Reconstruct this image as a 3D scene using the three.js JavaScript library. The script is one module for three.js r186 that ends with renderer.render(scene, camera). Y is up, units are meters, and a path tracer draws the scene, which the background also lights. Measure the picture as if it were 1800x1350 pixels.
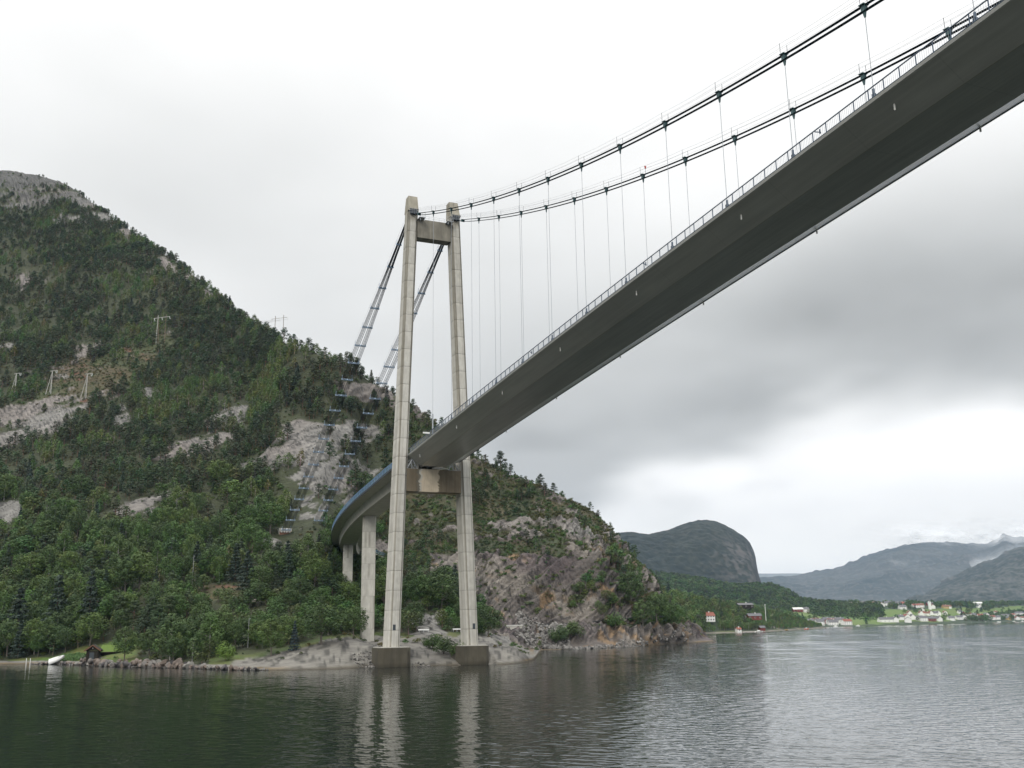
import * as THREE from 'three';
import { mergeGeometries } from 'three/addons/utils/BufferGeometryUtils.js';

// ---------------------------------------------------------------- camera, sky, sun, exposure
const CAM_H = 8.023, PITCH = 0.240297, ROLL = 0.016137, FOCAL = 1738.27;
const scene = new THREE.Scene();
const camera = new THREE.PerspectiveCamera(2 * Math.atan(675 / FOCAL) * 180 / Math.PI, 4 / 3, 0.5, 40000);
camera.position.set(0, CAM_H, 0);
camera.rotation.order = 'YXZ';
camera.rotation.set(PITCH, 0, -ROLL);
const renderer = new THREE.WebGLRenderer({ antialias: true });
renderer.toneMapping = THREE.LinearToneMapping;
renderer.toneMappingExposure = 1.0;
renderer.shadowMap.enabled = true;
const SKY = { base: 0.945, zenith: 3.9 };
const sun = new THREE.DirectionalLight(new THREE.Color(1.0, 0.96, 0.9), 1.45);
sun.position.set(-260, 520, 330);
sun.target.position.set(0, 0, -350);
sun.castShadow = true;
sun.shadow.radius = 45;
Object.assign(sun.shadow.camera, { left: -600, right: 600, top: 600, bottom: -600, near: 10, far: 2500 });
sun.shadow.mapSize.set(2048, 2048);
sun.name = 'sun';
scene.add(sun, sun.target);
scene.fog = new THREE.FogExp2(new THREE.Color(0.45, 0.67, 1.0), 0.000033);

// ---------------------------------------------------------------- noise
const { lerp, clamp, smoothstep } = THREE.MathUtils;
function rng(seed) { let s = seed | 0; return () => { s = (s + 0x6d2b79f5) | 0; let t = Math.imul(s ^ (s >>> 15), 1 | s); t = (t + Math.imul(t ^ (t >>> 7), 61 | t)) ^ t; return ((t ^ (t >>> 14)) >>> 0) / 4294967296; }; }
function hash(x, y, z) { let h = (Math.imul(x, 374761393) + Math.imul(y, 668265263) + Math.imul(z, 1440662683)) | 0; h = Math.imul(h ^ (h >>> 13), 1274126177); h = Math.imul(h ^ (h >>> 15), 1911520717); return ((h ^ (h >>> 16)) >>> 0) / 4294967296; }
function vnoise(x, y, z) {
  const ix = Math.floor(x), iy = Math.floor(y), iz = Math.floor(z); let fx = x - ix, fy = y - iy, fz = z - iz;
  fx = fx * fx * (3 - 2 * fx); fy = fy * fy * (3 - 2 * fy); fz = fz * fz * (3 - 2 * fz);
  const a = lerp(lerp(hash(ix, iy, iz), hash(ix + 1, iy, iz), fx), lerp(hash(ix, iy + 1, iz), hash(ix + 1, iy + 1, iz), fx), fy);
  const b = lerp(lerp(hash(ix, iy, iz + 1), hash(ix + 1, iy, iz + 1), fx), lerp(hash(ix, iy + 1, iz + 1), hash(ix + 1, iy + 1, iz + 1), fx), fy);
  return lerp(a, b, fz);
}
function fbm(x, y, z, o = 4) { let s = 0, a = 0.5, n = 0; for (let i = 0; i < o; i++) { s += a * vnoise(x, y, z); n += a; a *= 0.5; x = x * 2.03 + 17.1; y = y * 2.03 + 5.7; z = z * 2.03 + 9.2; } return s / n; }
const W = [0, 0, 0];
function worley(x, y, z) {
  const ix = Math.floor(x), iy = Math.floor(y), iz = Math.floor(z); let f1 = 9, f2 = 9, id = 0;
  for (let a = -1; a < 2; a++) for (let b = -1; b < 2; b++) for (let c = -1; c < 2; c++) {
    const X = ix + a, Y = iy + b, Z = iz + c, h = hash(X, Y, Z), dx = X + h - x, dy = Y + hash(X + 71, Y, Z) - y, dz = Z + hash(X, Y + 53, Z) - z, d = dx * dx + dy * dy + dz * dz;
    if (d < f1) { f2 = f1; f1 = d; id = h; } else if (d < f2) f2 = d;
  }
  W[0] = Math.sqrt(f1); W[1] = Math.sqrt(f2); W[2] = id; return W;
}
const sst = (a, b, x) => smoothstep(x, a, b);
const mix3 = (a, b, f) => [lerp(a[0], b[0], f), lerp(a[1], b[1], f), lerp(a[2], b[2], f)];

// ---------------------------------------------------------------- the overcast sky, computed for every direction
{
  const w = 1024, h = 512, data = new Float32Array(w * h * 4);
  for (let r = 0; r < h; r++) {
    const up = ((r + 0.5) / h - 0.5) * Math.PI, sy = Math.sin(up), cy = Math.cos(up);
    for (let c = 0; c < w; c++) {
      const az = ((c + 0.5) / w - 0.5) * 2 * Math.PI, X = Math.cos(az) * cy, Z = Math.sin(az) * cy, Y = Math.max(sy, 0);
      // stratus sheet: noise laid out on a flat layer overhead, so the bands close up towards the horizon
      const k = 1 / (Y + 0.16), px = X * k, pz = Z * k;
      const wx = px + 0.9 * (fbm(px * 0.7 + 3, 1.5, pz * 0.7, 3) - 0.5), wz = pz + 0.9 * (fbm(px * 0.7 + 9, 7.5, pz * 0.7, 3) - 0.5);
      const big = fbm(wx * 0.42 + 11.3, 3.3, wz * 0.42 + 4.1, 3), mid = fbm(wx * 1.1 + 2.2, 8.8, wz * 1.1, 6), fine = fbm(px * 3.1 + 5, 4.4, pz * 3.1, 4);
      let L = SKY.base * (1 + (SKY.zenith - 1) * Math.pow(Y, 5.5));
      L *= 1.0 + 0.34 * (big - 0.5) + 0.46 * (mid - 0.5) * (1 - sst(0.45, 0.9, Y)) + 0.2 * (fine - 0.5);
      // a grey bank of thicker cloud to the right of the bridge, a bright gap below it
      const a = Math.atan2(X, -Z) * 180 / Math.PI, e = up * 180 / Math.PI, jag = 10 * (mid - 0.5), jb = 7 * (fbm(px * 2.2, 2.1, pz * 2.2, 4) - 0.5);
      const top = 18 + 2.5 * sst(8, 26, a) + jag, low = 7.2 + 3.6 * sst(4, 19, a) + jag * 0.45 + jb;
      const bank = sst(-10, 2, a) * (1 - sst(60, 100, a)) * sst(low - 2.0, low + 2.2, e) * (1 - sst(top - 6, top + 6, e));
      L *= 1 - 0.46 * bank * (0.9 + 0.8 * (mid - 0.5) + 1.1 * (fine - 0.5));
      const left = sst(-34, -20, a) * (1 - sst(-14, -6, a)) * sst(12, 17, e) * (1 - sst(24, 31, e)); L *= 1 - 0.13 * left * (0.7 + 1.2 * (mid - 0.5));
      const low0 = 1 - sst(0.5, 7, e); L *= 1 + 0.1 * (1 - sst(6, 11, e)) * sst(-8, 8, a) + 0.2 * Math.exp(-(((a - 21 + 3 * (mid - 0.5)) / 10) ** 2) - (((e - 9.2 - 6 * (mid - 0.5)) / 2.4) ** 2));
      if (sy < 0) L = SKY.base * 0.7;
      const grey = clamp(1.15 - L, 0, 0.6), i = (r * w + c) * 4;
      data[i] = L * (1 - 0.05 * grey + 0.05 * low0); data[i + 1] = L * (1 - 0.012 * grey + 0.02 * low0); data[i + 2] = L * (0.99 - 0.01 * grey - 0.06 * low0); data[i + 3] = 1;
    }
  }
  const t = new THREE.DataTexture(data, w, h, THREE.RGBAFormat, THREE.FloatType);
  t.mapping = THREE.EquirectangularReflectionMapping; t.magFilter = THREE.LinearFilter; t.needsUpdate = true;
  scene.background = t; scene.environment = t;
}

// ---------------------------------------------------------------- naming helpers
const used = new Map();
function numbered(n) { const k = used.get(n) ?? 0; used.set(n, k + 1); return k ? n + '_' + String(k).padStart(3, '0') : n; }
function tag(o, label, category, group, kind) { if (label) o.userData.label = label; if (category) o.userData.category = category; if (group) o.userData.group = group; if (kind) o.userData.kind = kind; return o; }
function thing(name, label, category, pos, turn = 0, group) { const o = new THREE.Group(); o.name = numbered(name); if (pos) o.position.copy(pos.isVector3 ? pos : new THREE.Vector3(...pos)); o.rotation.y = turn; scene.add(o); return tag(o, label, category, group); }
function shade(m) { m.castShadow = m.receiveShadow = true; return m; }
function part(name, geo, mat, parent) { const m = shade(new THREE.Mesh(geo, mat)); m.name = name; parent.add(m); return m; }
function struct(name, geo, mat) { const m = shade(new THREE.Mesh(geo, mat)); m.name = numbered(name); m.userData.kind = 'structure'; scene.add(m); return m; }
const V = (x, y, z) => new THREE.Vector3(x, y, z);

// ---------------------------------------------------------------- geometry helpers
function plain(g) { const q = g.index ? g.toNonIndexed() : g; for (const n of Object.keys(q.attributes)) if (!['position', 'normal', 'uv'].includes(n)) q.deleteAttribute(n); if (!q.attributes.uv) q.setAttribute('uv', new THREE.BufferAttribute(new Float32Array(q.attributes.position.count * 2), 2)); return q; }
const join = (list) => mergeGeometries(list.map(plain));
function box(w, h, d, x = 0, y = 0, z = 0, ry = 0, rx = 0, rz = 0) { const g = new THREE.BoxGeometry(w, h, d); if (rx || ry || rz) g.applyMatrix4(new THREE.Matrix4().makeRotationFromEuler(new THREE.Euler(rx, ry, rz, 'YXZ'))); return g.translate(x, y, z); }
function rod(a, b, r, seg = 6, r2 = r) { const d = new THREE.Vector3().subVectors(b, a), g = new THREE.CylinderGeometry(r2, r, d.length(), seg, 1); g.applyQuaternion(new THREE.Quaternion().setFromUnitVectors(V(0, 1, 0), d.clone().normalize())); const c = a.clone().add(b).multiplyScalar(0.5); return g.translate(c.x, c.y, c.z); }
function bar(a, b, w, h) { const d = new THREE.Vector3().subVectors(b, a), g = new THREE.BoxGeometry(d.length(), h, w), x = d.clone().normalize(), z = V(-x.z, 0, x.x).normalize().negate(); const y = new THREE.Vector3().crossVectors(z, x); g.applyMatrix4(new THREE.Matrix4().makeBasis(x, y, z)); const c = a.clone().add(b).multiplyScalar(0.5); return g.translate(c.x, c.y, c.z); }
function wire(points, r, seg = 5) {
  const n = points.length, pos = [], nor = [], uv = [], idx = [];
  for (let i = 0; i < n; i++) {
    const t = new THREE.Vector3().subVectors(points[Math.min(i + 1, n - 1)], points[Math.max(i - 1, 0)]).normalize(), ref = Math.abs(t.y) > 0.95 ? V(1, 0, 0) : V(0, 1, 0), a = new THREE.Vector3().crossVectors(t, ref).normalize(), b = new THREE.Vector3().crossVectors(a, t);
    for (let k = 0; k <= seg; k++) { const q = k / seg * Math.PI * 2, c = Math.cos(q), s = Math.sin(q), nx = a.x * c + b.x * s, ny = a.y * c + b.y * s, nz = a.z * c + b.z * s; pos.push(points[i].x + nx * r, points[i].y + ny * r, points[i].z + nz * r); nor.push(nx, ny, nz); uv.push(k / seg, i); }
  }
  for (let i = 0; i < n - 1; i++) for (let k = 0; k < seg; k++) { const p = i * (seg + 1) + k; idx.push(p, p + 1, p + seg + 1, p + 1, p + seg + 2, p + seg + 1); }
  const g = new THREE.BufferGeometry(); g.setAttribute('position', new THREE.Float32BufferAttribute(pos, 3)); g.setAttribute('normal', new THREE.Float32BufferAttribute(nor, 3)); g.setAttribute('uv', new THREE.Float32BufferAttribute(uv, 2)); g.setIndex(idx); return g;
}
// a profile of [sideways, up] corners swept along frames {p, n}; every face of the profile is flat across and smooth along
function sweep(frames, profile, closed = true) {
  const out = [], m = profile.length; let v0 = 0;
  for (let e = 0; e < (closed ? m : m - 1); e++) {
    const A = profile[e], B = profile[(e + 1) % m], pos = [], uv = [], idx = [], len = Math.hypot(B[0] - A[0], B[1] - A[1]); let l = 0;
    frames.forEach((f, i) => {
      if (i) l += f.p.distanceTo(frames[i - 1].p);
      for (const [k, q] of [A, B].entries()) { pos.push(f.p.x + f.n.x * q[0], f.p.y + q[1], f.p.z + f.n.z * q[0]); uv.push(l, v0 + k * len); }
      if (i) { const b = (i - 1) * 2; idx.push(b, b + 1, b + 2, b + 1, b + 3, b + 2); }
    });
    v0 += len;
    const g = new THREE.BufferGeometry(); g.setAttribute('position', new THREE.Float32BufferAttribute(pos, 3)); g.setAttribute('uv', new THREE.Float32BufferAttribute(uv, 2)); g.setIndex(idx); g.computeVertexNormals(); out.push(g);
  }
  return join(out);
}
// grid of points f(i, j) -> [x, y, z] with colours c(i, j) -> [r, g, b]
function grid(nu, nv, f, col, uvf) {
  const pos = new Float32Array((nu + 1) * (nv + 1) * 3), uv = new Float32Array((nu + 1) * (nv + 1) * 2), color = col ? new Float32Array((nu + 1) * (nv + 1) * 3) : null, idx = [];
  for (let j = 0, n = 0; j <= nv; j++) for (let i = 0; i <= nu; i++, n++) { const p = f(i, j); pos.set(p, n * 3); uv.set(uvf ? uvf(i, j, p) : [i / nu, j / nv], n * 2); if (color) color.set(col(i, j, p), n * 3); }
  for (let j = 0; j < nv; j++) for (let i = 0; i < nu; i++) { const a = j * (nu + 1) + i; idx.push(a, a + 1, a + nu + 1, a + 1, a + nu + 2, a + nu + 1); }
  const g = new THREE.BufferGeometry(); g.setAttribute('position', new THREE.BufferAttribute(pos, 3)); g.setAttribute('uv', new THREE.BufferAttribute(uv, 2)); if (color) g.setAttribute('color', new THREE.BufferAttribute(color, 3)); g.setIndex(idx); g.computeVertexNormals(); return g;
}
function joinColored(list) { return mergeGeometries(list.map((g) => { const q = g.index ? g.toNonIndexed() : g; return q; })); }

// ---------------------------------------------------------------- textures and materials
function tileNoise(size, f, srgb) {
  const d = new Uint8Array(size * size * 4);
  for (let y = 0; y < size; y++) for (let x = 0; x < size; x++) { const c = f(x / size, y / size), i = (y * size + x) * 4; for (let k = 0; k < 3; k++) d[i + k] = clamp(Math.round((c.length ? c[k] : c) * 255), 0, 255); d[i + 3] = 255; }
  const t = new THREE.DataTexture(d, size, size); t.wrapS = t.wrapT = THREE.RepeatWrapping; t.magFilter = THREE.LinearFilter; t.minFilter = THREE.LinearMipmapLinearFilter; if (srgb) t.colorSpace = THREE.SRGBColorSpace; t.needsUpdate = true; return t;
}
// periodic value noise on the unit square
function pn(u, v, fx, fy, seed) {
  const x = u * fx, y = v * fy, ix = Math.floor(x), iy = Math.floor(y); let a = x - ix, b = y - iy; a = a * a * (3 - 2 * a); b = b * b * (3 - 2 * b);
  const H = (i, j) => hash(((i % fx) + fx) % fx, ((j % fy) + fy) % fy, seed);
  return lerp(lerp(H(ix, iy), H(ix + 1, iy), a), lerp(H(ix, iy + 1), H(ix + 1, iy + 1), a), b);
}
const pfbm = (u, v, fx, fy, seed, o = 4) => { let s = 0, a = 0.5, n = 0; for (let i = 0; i < o; i++) { s += a * pn(u, v, fx, fy, seed + i); n += a; a *= 0.5; fx *= 2; fy *= 2; } return s / n; };
const texConcrete = tileNoise(512, (u, v) => { const s = pfbm(u, v, 40, 5, 3, 3), b = pfbm(u, v, 6, 6, 9, 5), f = pn(u, v, 256, 256, 31); const g = 0.9 + 0.22 * (b - 0.5) + 0.2 * (s - 0.5) + 0.07 * (f - 0.5); return [g, g * (0.985 + 0.02 * b), g * (0.95 + 0.05 * s)]; });
texConcrete.repeat.set(1 / 6, 1 / 6);
const texRockBump = tileNoise(1024, (u, v) => { const a = pfbm(u, v, 9, 14, 5, 6), r = 1 - Math.abs(2 * pfbm(u + 0.3 * v, v, 12, 30, 21, 4) - 1); return 0.55 * a + 0.45 * r * r; });
texRockBump.repeat.set(1 / 23, 1 / 23);
const texRockTone = tileNoise(1024, (u, v) => { const a = pfbm(u, v, 10, 16, 45, 6), r = Math.abs(2 * pfbm(u + 0.25 * v, v, 10, 34, 77, 5) - 1), k = 0.78 + 0.22 * sst(0.0, 0.12, r); const g = clamp((0.72 + 0.55 * (a - 0.5)) * k, 0, 1); return [g, g, g]; });
texRockTone.repeat.set(1 / 29, 1 / 29);
const M = {};
const std = (n, c, rough, extra = {}) => { const m = new THREE.MeshStandardMaterial({ roughness: rough, ...extra }); m.color.setRGB(...c); m.name = n; return (M[n] = m); };
std('concrete', [0.66, 0.646, 0.60], 0.9, { map: texConcrete, vertexColors: true, bumpMap: texConcrete, bumpScale: 0.01 });
std('concretePlain', [0.50, 0.488, 0.445], 0.9, { map: texConcrete });
const texDeck = tileNoise(512, (u, v) => { const s = pfbm(u, v, 4, 40, 15, 4), b = pfbm(u, v, 6, 6, 19, 5), seam = Math.min(Math.abs(u * 4 - Math.round(u * 4)) * 12, 1) < 0.035 ? 0.86 : 1; const g = (0.86 + 0.26 * (s - 0.5) + 0.3 * (b - 0.5)) * seam; return [g, g, g * 0.98]; });
texDeck.repeat.set(1 / 48, 1 / 12);
std('deckPaint', [0.54, 0.53, 0.485], 0.33, { map: texDeck });
std('deckSeam', [0.36, 0.33, 0.24], 0.6);
std('fairing', [0.66, 0.66, 0.62], 0.3);  // deck paint made paler: sky sheen put into the colour
std('fascia', [0.62, 0.62, 0.58], 0.5);
std('asphalt', [0.06, 0.06, 0.06], 0.95);
std('railBlue', [0.06, 0.095, 0.145], 0.5);
std('railPale', [0.20, 0.33, 0.50], 0.45);
std('stayCable', [0.12, 0.165, 0.21], 0.5);
std('cable', [0.065, 0.115, 0.145], 0.5);
std('clampPaint', [0.03, 0.085, 0.09], 0.5);
std('hangerSteel', [0.34, 0.37, 0.40], 0.5);
std('galv', [0.38, 0.40, 0.42], 0.45, { metalness: 0.4 });
std('spacer', [0.26, 0.35, 0.46], 0.5);
std('darkSteel', [0.05, 0.06, 0.07], 0.6);
std('white', [0.78, 0.78, 0.76], 0.7);
std('timberDark', [0.022, 0.017, 0.014], 0.9);
std('poleWood', [0.50, 0.49, 0.46], 0.85);
std('poleBrown', [0.20, 0.15, 0.11], 0.9);
std('insulator', [0.75, 0.78, 0.76], 0.3);
std('wireGrey', [0.26, 0.27, 0.27], 0.6);
std('roofRed', [0.21, 0.075, 0.05], 0.8);
std('roofGrey', [0.12, 0.12, 0.125], 0.8);
std('roofBrown', [0.17, 0.085, 0.055], 0.8);
std('wallRed', [0.17, 0.04, 0.03], 0.85);
std('wallYellow', [0.5, 0.36, 0.16], 0.85);
std('wallWhite', [0.80, 0.79, 0.76], 0.8);
std('glassDark', [0.03, 0.035, 0.04], 0.12);
std('turf', [0.085, 0.135, 0.022], 1.0);
std('orange', [0.62, 0.12, 0.03], 0.6);
std('redLamp', [0.45, 0.05, 0.04], 0.5);
const rockMat = std('rock', [1, 1, 1], 0.92, { vertexColors: true, map: texRockTone, bumpMap: texRockBump, bumpScale: 0.28 });
const landMat = std('land', [1, 1, 1], 1.0, { vertexColors: true });
const leafMat = std('leaf', [1, 1, 1], 0.75, { vertexColors: true, side: THREE.DoubleSide });
std('stone', [1, 1, 1], 0.92, { vertexColors: true });

// ---------------------------------------------------------------- the bridge's own axes: s along the span towards the camera, h up, t sideways
const YAW = 0.402536, CS = 213.352, CT = 70.547, cY = Math.cos(YAW), sY = Math.sin(YAW);
const B = (s, h, t) => V(-(t - CT) * cY + (s - CS) * sY, h, (s - CS) * cY + (t - CT) * sY);
const TURN = Math.atan2(-cY, sY), ORIGIN = B(0, 0, 0);
const bridgeThing = (name, label, category, group) => thing(name, label, category, ORIGIN, TURN, group);

// ---------------------------------------------------------------- water
{
  // wind waves as real relief: many sine trains, short ones near the boat, longer ones farther out where the sheet is coarser
  const r = rng(5), trains = [], dir = 1.25;
  for (let n = 0; n < 34; n++) for (let q = 0; q < 3; q++) { const l = 0.55 * Math.pow(1.24, n) * (0.9 + 0.2 * r()), a = dir + (r() - 0.5) * 2.1, k = 6.2832 / l; trains.push({ l, kx: Math.cos(a) * k, kz: Math.sin(a) * k, p: r() * 6.283, s: 0.0135 * (0.7 + 0.6 * r()) / k }); }
  const az = []; for (let i = 0; i <= 330; i++) az.push(lerp(-0.68, 0.68, i / 330)); for (let i = 1; i < 40; i++) az.push(0.68 + (6.2832 - 1.36) * i / 40); az.push(-0.68 + 6.2832);
  const rad = [0, 20]; for (let d = 38; d < 15000; d *= d < 1500 ? 1.0042 : 1.02) rad.push(d); rad.push(15000);
  const g = grid(az.length - 1, rad.length - 1, (i, j) => {
    const d = rad[j], x = Math.sin(az[i]) * d, z = -Math.cos(az[i]) * d; let y = 0;
    if (d >= 38 && d < 7000 && i <= 330) {
      const cell = d * 0.0045, calm = fbm(x / 150 + 3, z / 46, 2.5, 4), near = fbm(x / 19, z / 12, 6.5, 3), amp = (0.25 + 1.25 * sst(0.3, 0.68, 0.7 * calm + 0.3 * near)) * (1 - sst(4000, 7000, d)) * (0.95 - 0.1 * sst(150, 700, d));
      for (const t of trains) { const q = t.l / cell; if (q < 2.5 || q > 8) continue; y += t.s * sst(2.5, 3.2, q) * (1 - sst(4.5, 8, q)) * Math.sin(t.kx * x + t.kz * z + t.p); }
      y *= amp;
    }
    return [x, y, z];
  }, null, (i, j, p) => [p[0], -p[2]]);
  const list = []; for (let n = 0; n < 70; n++) { const l = 0.22 * Math.pow(7, r()), a = 1.3 + (r() - 0.5) * 2.4, kx = Math.round(17 / l * Math.cos(a)), ky = Math.round(17 / l * Math.sin(a)); if (kx || ky) list.push([kx, ky, r() * 6.283, 17 / Math.hypot(kx, ky)]); }
  const bump = tileNoise(512, (u, v) => { let f = 0; for (const [kx, ky, p, am] of list) f += am * Math.sin((kx * u + ky * v) * 6.28318 + p); return 0.5 + f / 24; });
  bump.repeat.set(1 / 17, 1 / 17);
  const m = new THREE.MeshPhysicalMaterial({ roughness: 0.045, ior: 1.33, bumpMap: bump, bumpScale: 0.018 });
  m.color.setRGB(0.007, 0.012, 0.010); m.name = 'water';
  tag(struct('water', g, m), 'dark rippled fjord water below the bridge');
}

// ---------------------------------------------------------------- land: rows of [x, distance, height] from the waterline up to the crest, one list per place along the shore
const HILL = [
  [-251.1, 300, 0, -259.8, 310, 1.4, -277.1, 330, 4, -341.6, 400, 33.4, -418.3, 480, 82.4, -516, 580, 153.4, -655.1, 720, 265.2, -896.3, 960, 471.2],
  [-189.6, 295, 0, -193, 300, 1, -205, 318, 4.2, -252.5, 385, 33.4, -307.1, 460, 76.5, -381.4, 560, 144.7, -487.6, 700, 255.5, -680.9, 950, 478.9],
  [-142.9, 283.7, 0, -144.7, 287, 1, -154.2, 305, 4.3, -190.3, 370, 33.7, -229.8, 440, 71.2, -287.5, 540, 136.9, -370.3, 680, 246.7, -520.7, 930, 467.1],
  [-123.4, 275.3, 0, -124.4, 277.5, 0.7, -131.3, 292, 3.9, -162.3, 355, 32.3, -197.3, 425, 68.6, -248.3, 525, 131.2, -318.5, 660, 230.5, -436.5, 880, 430.7],
  [-97.9, 249.6, 0, -99.2, 252.5, 0.9, -108.3, 275, 3.6, -138.2, 345, 32.3, -168.6, 415, 66.8, -210.8, 510, 124.1, -260.7, 620, 204.6, -343.8, 800, 354.9],
  [-73.7, 230.1, 0, -74.4, 232, 1, -84.3, 262, 5.2, -111.1, 340, 31.5, -135.8, 410, 65.6, -164.5, 490, 113, -199.2, 585, 178.1, -241.9, 700, 268.4],
  [-56.9, 214.9, 0, -58.3, 220, 0.6, -68.6, 258, 5.7, -90.4, 335, 30.9, -109.3, 400, 63.8, -130, 470, 105.5, -153.8, 550, 157.2, -174.8, 620, 204.8],
  [-47.8, 211.5, 0, -50.9, 225, 1.9, -59.6, 262, 7.7, -77, 335, 29.7, -83.6, 362, 42.1, -97.2, 415, 80.2, -110, 465, 116.7, -124.2, 520, 159.6],
  [-40.8, 211.6, 0, -44, 228, 3.3, -52, 268, 9, -64.6, 330, 27.4, -72, 365, 46.9, -82.7, 415, 80, -92.4, 460, 113.9, -101.3, 500, 148.5],
  [-35.5, 215.2, 0, -38.4, 232, 4.3, -49.8, 300, 10.3, -55.3, 332, 15.2, -62.9, 375, 37.2, -69.4, 410, 66.9, -77.8, 455, 102.9, -84.4, 490, 139.4],
  [-31.4, 219.5, 0, -33.7, 235, 4.5, -39.6, 276, 4.7, -46.3, 322, 14.2, -57.9, 400, 34.5, -64.3, 440, 67.2, -69.2, 470, 98.8, -74.1, 500, 133.9],
  [-26.2, 217.4, 0, -27.6, 228, 3.6, -32.7, 270, 5.4, -36.4, 300, 11.2, -50, 410, 35, -54, 440, 63.2, -57.5, 465, 94.1, -60.9, 490, 124.6],
  [-19.3, 220.5, 0, -20.3, 232, 2.6, -23.5, 268, 6.6, -25.6, 292, 11.4, -34.8, 395, 33.8, -38.4, 435, 62.4, -40.3, 455, 86.1, -42.6, 480, 109.8],
  [-13.3, 222.5, 0, -13.9, 233, 2.4, -16.7, 280, 6.6, -18.5, 310, 12.7, -23.5, 395, 33.6, -25.3, 425, 56, -26.4, 445, 73.2, -28.2, 475, 97.2],
  [-7.1, 222, 0, -7.4, 233, 3.1, -10.5, 330, 6.9, -11.4, 360, 10.3, -12.6, 405, 34.1, -13.4, 435, 52, -13.9, 455, 69.2, -14.5, 478, 86.8],
  [-1, 226, 0, -1, 240, 2.6, -1.3, 330, 3.2, -1.4, 375, 8.6, -1.1, 410, 36.5, -1, 440, 52.3, -0.8, 460, 67, -0.7, 480, 79.6],
  [3.9, 248, 0, 4, 253, 0.6, 5.5, 345, 0.3, 6.2, 380, 8.5, 7.3, 412, 37.7, 8.1, 440, 52.2, 8.6, 460, 62.8, 9.2, 480, 74.7],
  [9, 342.7, 0, 9.3, 354, 0.4, 9.9, 370, 4, 10.3, 384, 8.3, 11.8, 414, 37.8, 12.9, 442, 52.3, 13.7, 462, 61.7, 14.4, 482, 72.1],
  [17.9, 348.8, 0, 18.5, 360, 0.5, 19.3, 372, 5.9, 20.1, 386, 8.3, 22.7, 418, 39.1, 24.4, 444, 51, 25.5, 462, 57.8, 26.9, 484, 65.4],
  [28.4, 358.8, 0, 29.5, 372, 1.7, 30.4, 381, 5.3, 31.2, 390, 9.4, 34.6, 420, 36.7, 37, 445, 45.9, 38.8, 465, 52.1, 40.8, 487, 58],
  [37.6, 370.9, 0, 38.9, 382, 3, 40, 391, 6.5, 41, 400, 10.2, 44.4, 425, 30.9, 47.1, 448, 38.4, 49.3, 468, 42.1, 51.7, 490, 46.2],
  [48.1, 388.8, 0, 49.5, 398, 4.6, 50.9, 408, 7.9, 52.3, 418, 12, 54.7, 432, 25.1, 57.2, 450, 30.1, 59.8, 470, 32.4, 62.3, 490, 34],
  [54.1, 401.1, 0, 55.5, 410, 4.7, 57.1, 420, 7.8, 58.3, 428, 12, 60.4, 440, 20.5, 62.2, 452, 23.3, 64.7, 470, 25, 67.5, 490, 26],
  [58.6, 409.4, 0, 59.7, 415, 5, 62, 430, 8.2, 64.4, 445, 11.1, 66.6, 460, 13.2, 69.6, 480, 14.5, 72.5, 500, 15.3, 75.4, 520, 15.6],
  [69.4, 426.2, 0, 70.2, 430, 3.9, 72.8, 445, 6.1, 76.1, 465, 7.6, 78.7, 480, 8.6, 82, 500, 9.1, 84.4, 515, 9.5, 86.9, 530, 9.5],
  [78.8, 438.9, 0, 82.3, 458, 0.8, 85.4, 475, 2, 88.2, 490, 2.9, 90, 500, 3.3, 90.9, 505, 3.6, 91.8, 510, 3.5, 92.7, 515, 3.5],
  [86.7, 449.7, 0, 88.5, 459, 0.1, 89.5, 464, 0.1, 90.3, 468, 0.2, 91.1, 472, 0.1, 91.8, 476, 0.1, 92.6, 480, 0.1, 93.4, 484, -0],
];
const POINT = [
  [53.6, 500, 0, 60.3, 560, 5.8, 69.2, 640, 10.7, 82.7, 760, 23.7],
  [74.6, 530, 0, 81.9, 580, 4.5, 93.6, 660, 12.3, 111.4, 780, 29.7],
  [90.1, 552.6, 0, 98, 600, 3.5, 108.2, 660, 10.2, 132, 800, 25.5],
  [100.2, 564.7, 0, 108.5, 610, 4, 125, 700, 10.2, 154.3, 860, 23.4],
  [151.9, 818.9, 0, 158.8, 855, 2.7, 165, 885, 11.6, 179.7, 960, 23.5],
  [182.7, 834.1, 0, 195.2, 890, 3.5, 206.7, 940, 11.4, 231.7, 1050, 22],
  [224.8, 910.5, 0, 233.6, 945, 2.8, 250.2, 1010, 9, 273.1, 1100, 17.4],
  [283.2, 1030.1, 0, 295.8, 1075, 2.7, 308.5, 1120, 6.8, 325.4, 1180, 10.5],
  [338.5, 1160.2, 0, 347.3, 1190, 1.9, 351.8, 1205, 3.1, 357.8, 1225, 4.3],
  [377.7, 1242.3, 0, 377.1, 1240, 0.5, 380.1, 1250, 0.6, 383.8, 1262, 0.6],
];
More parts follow.
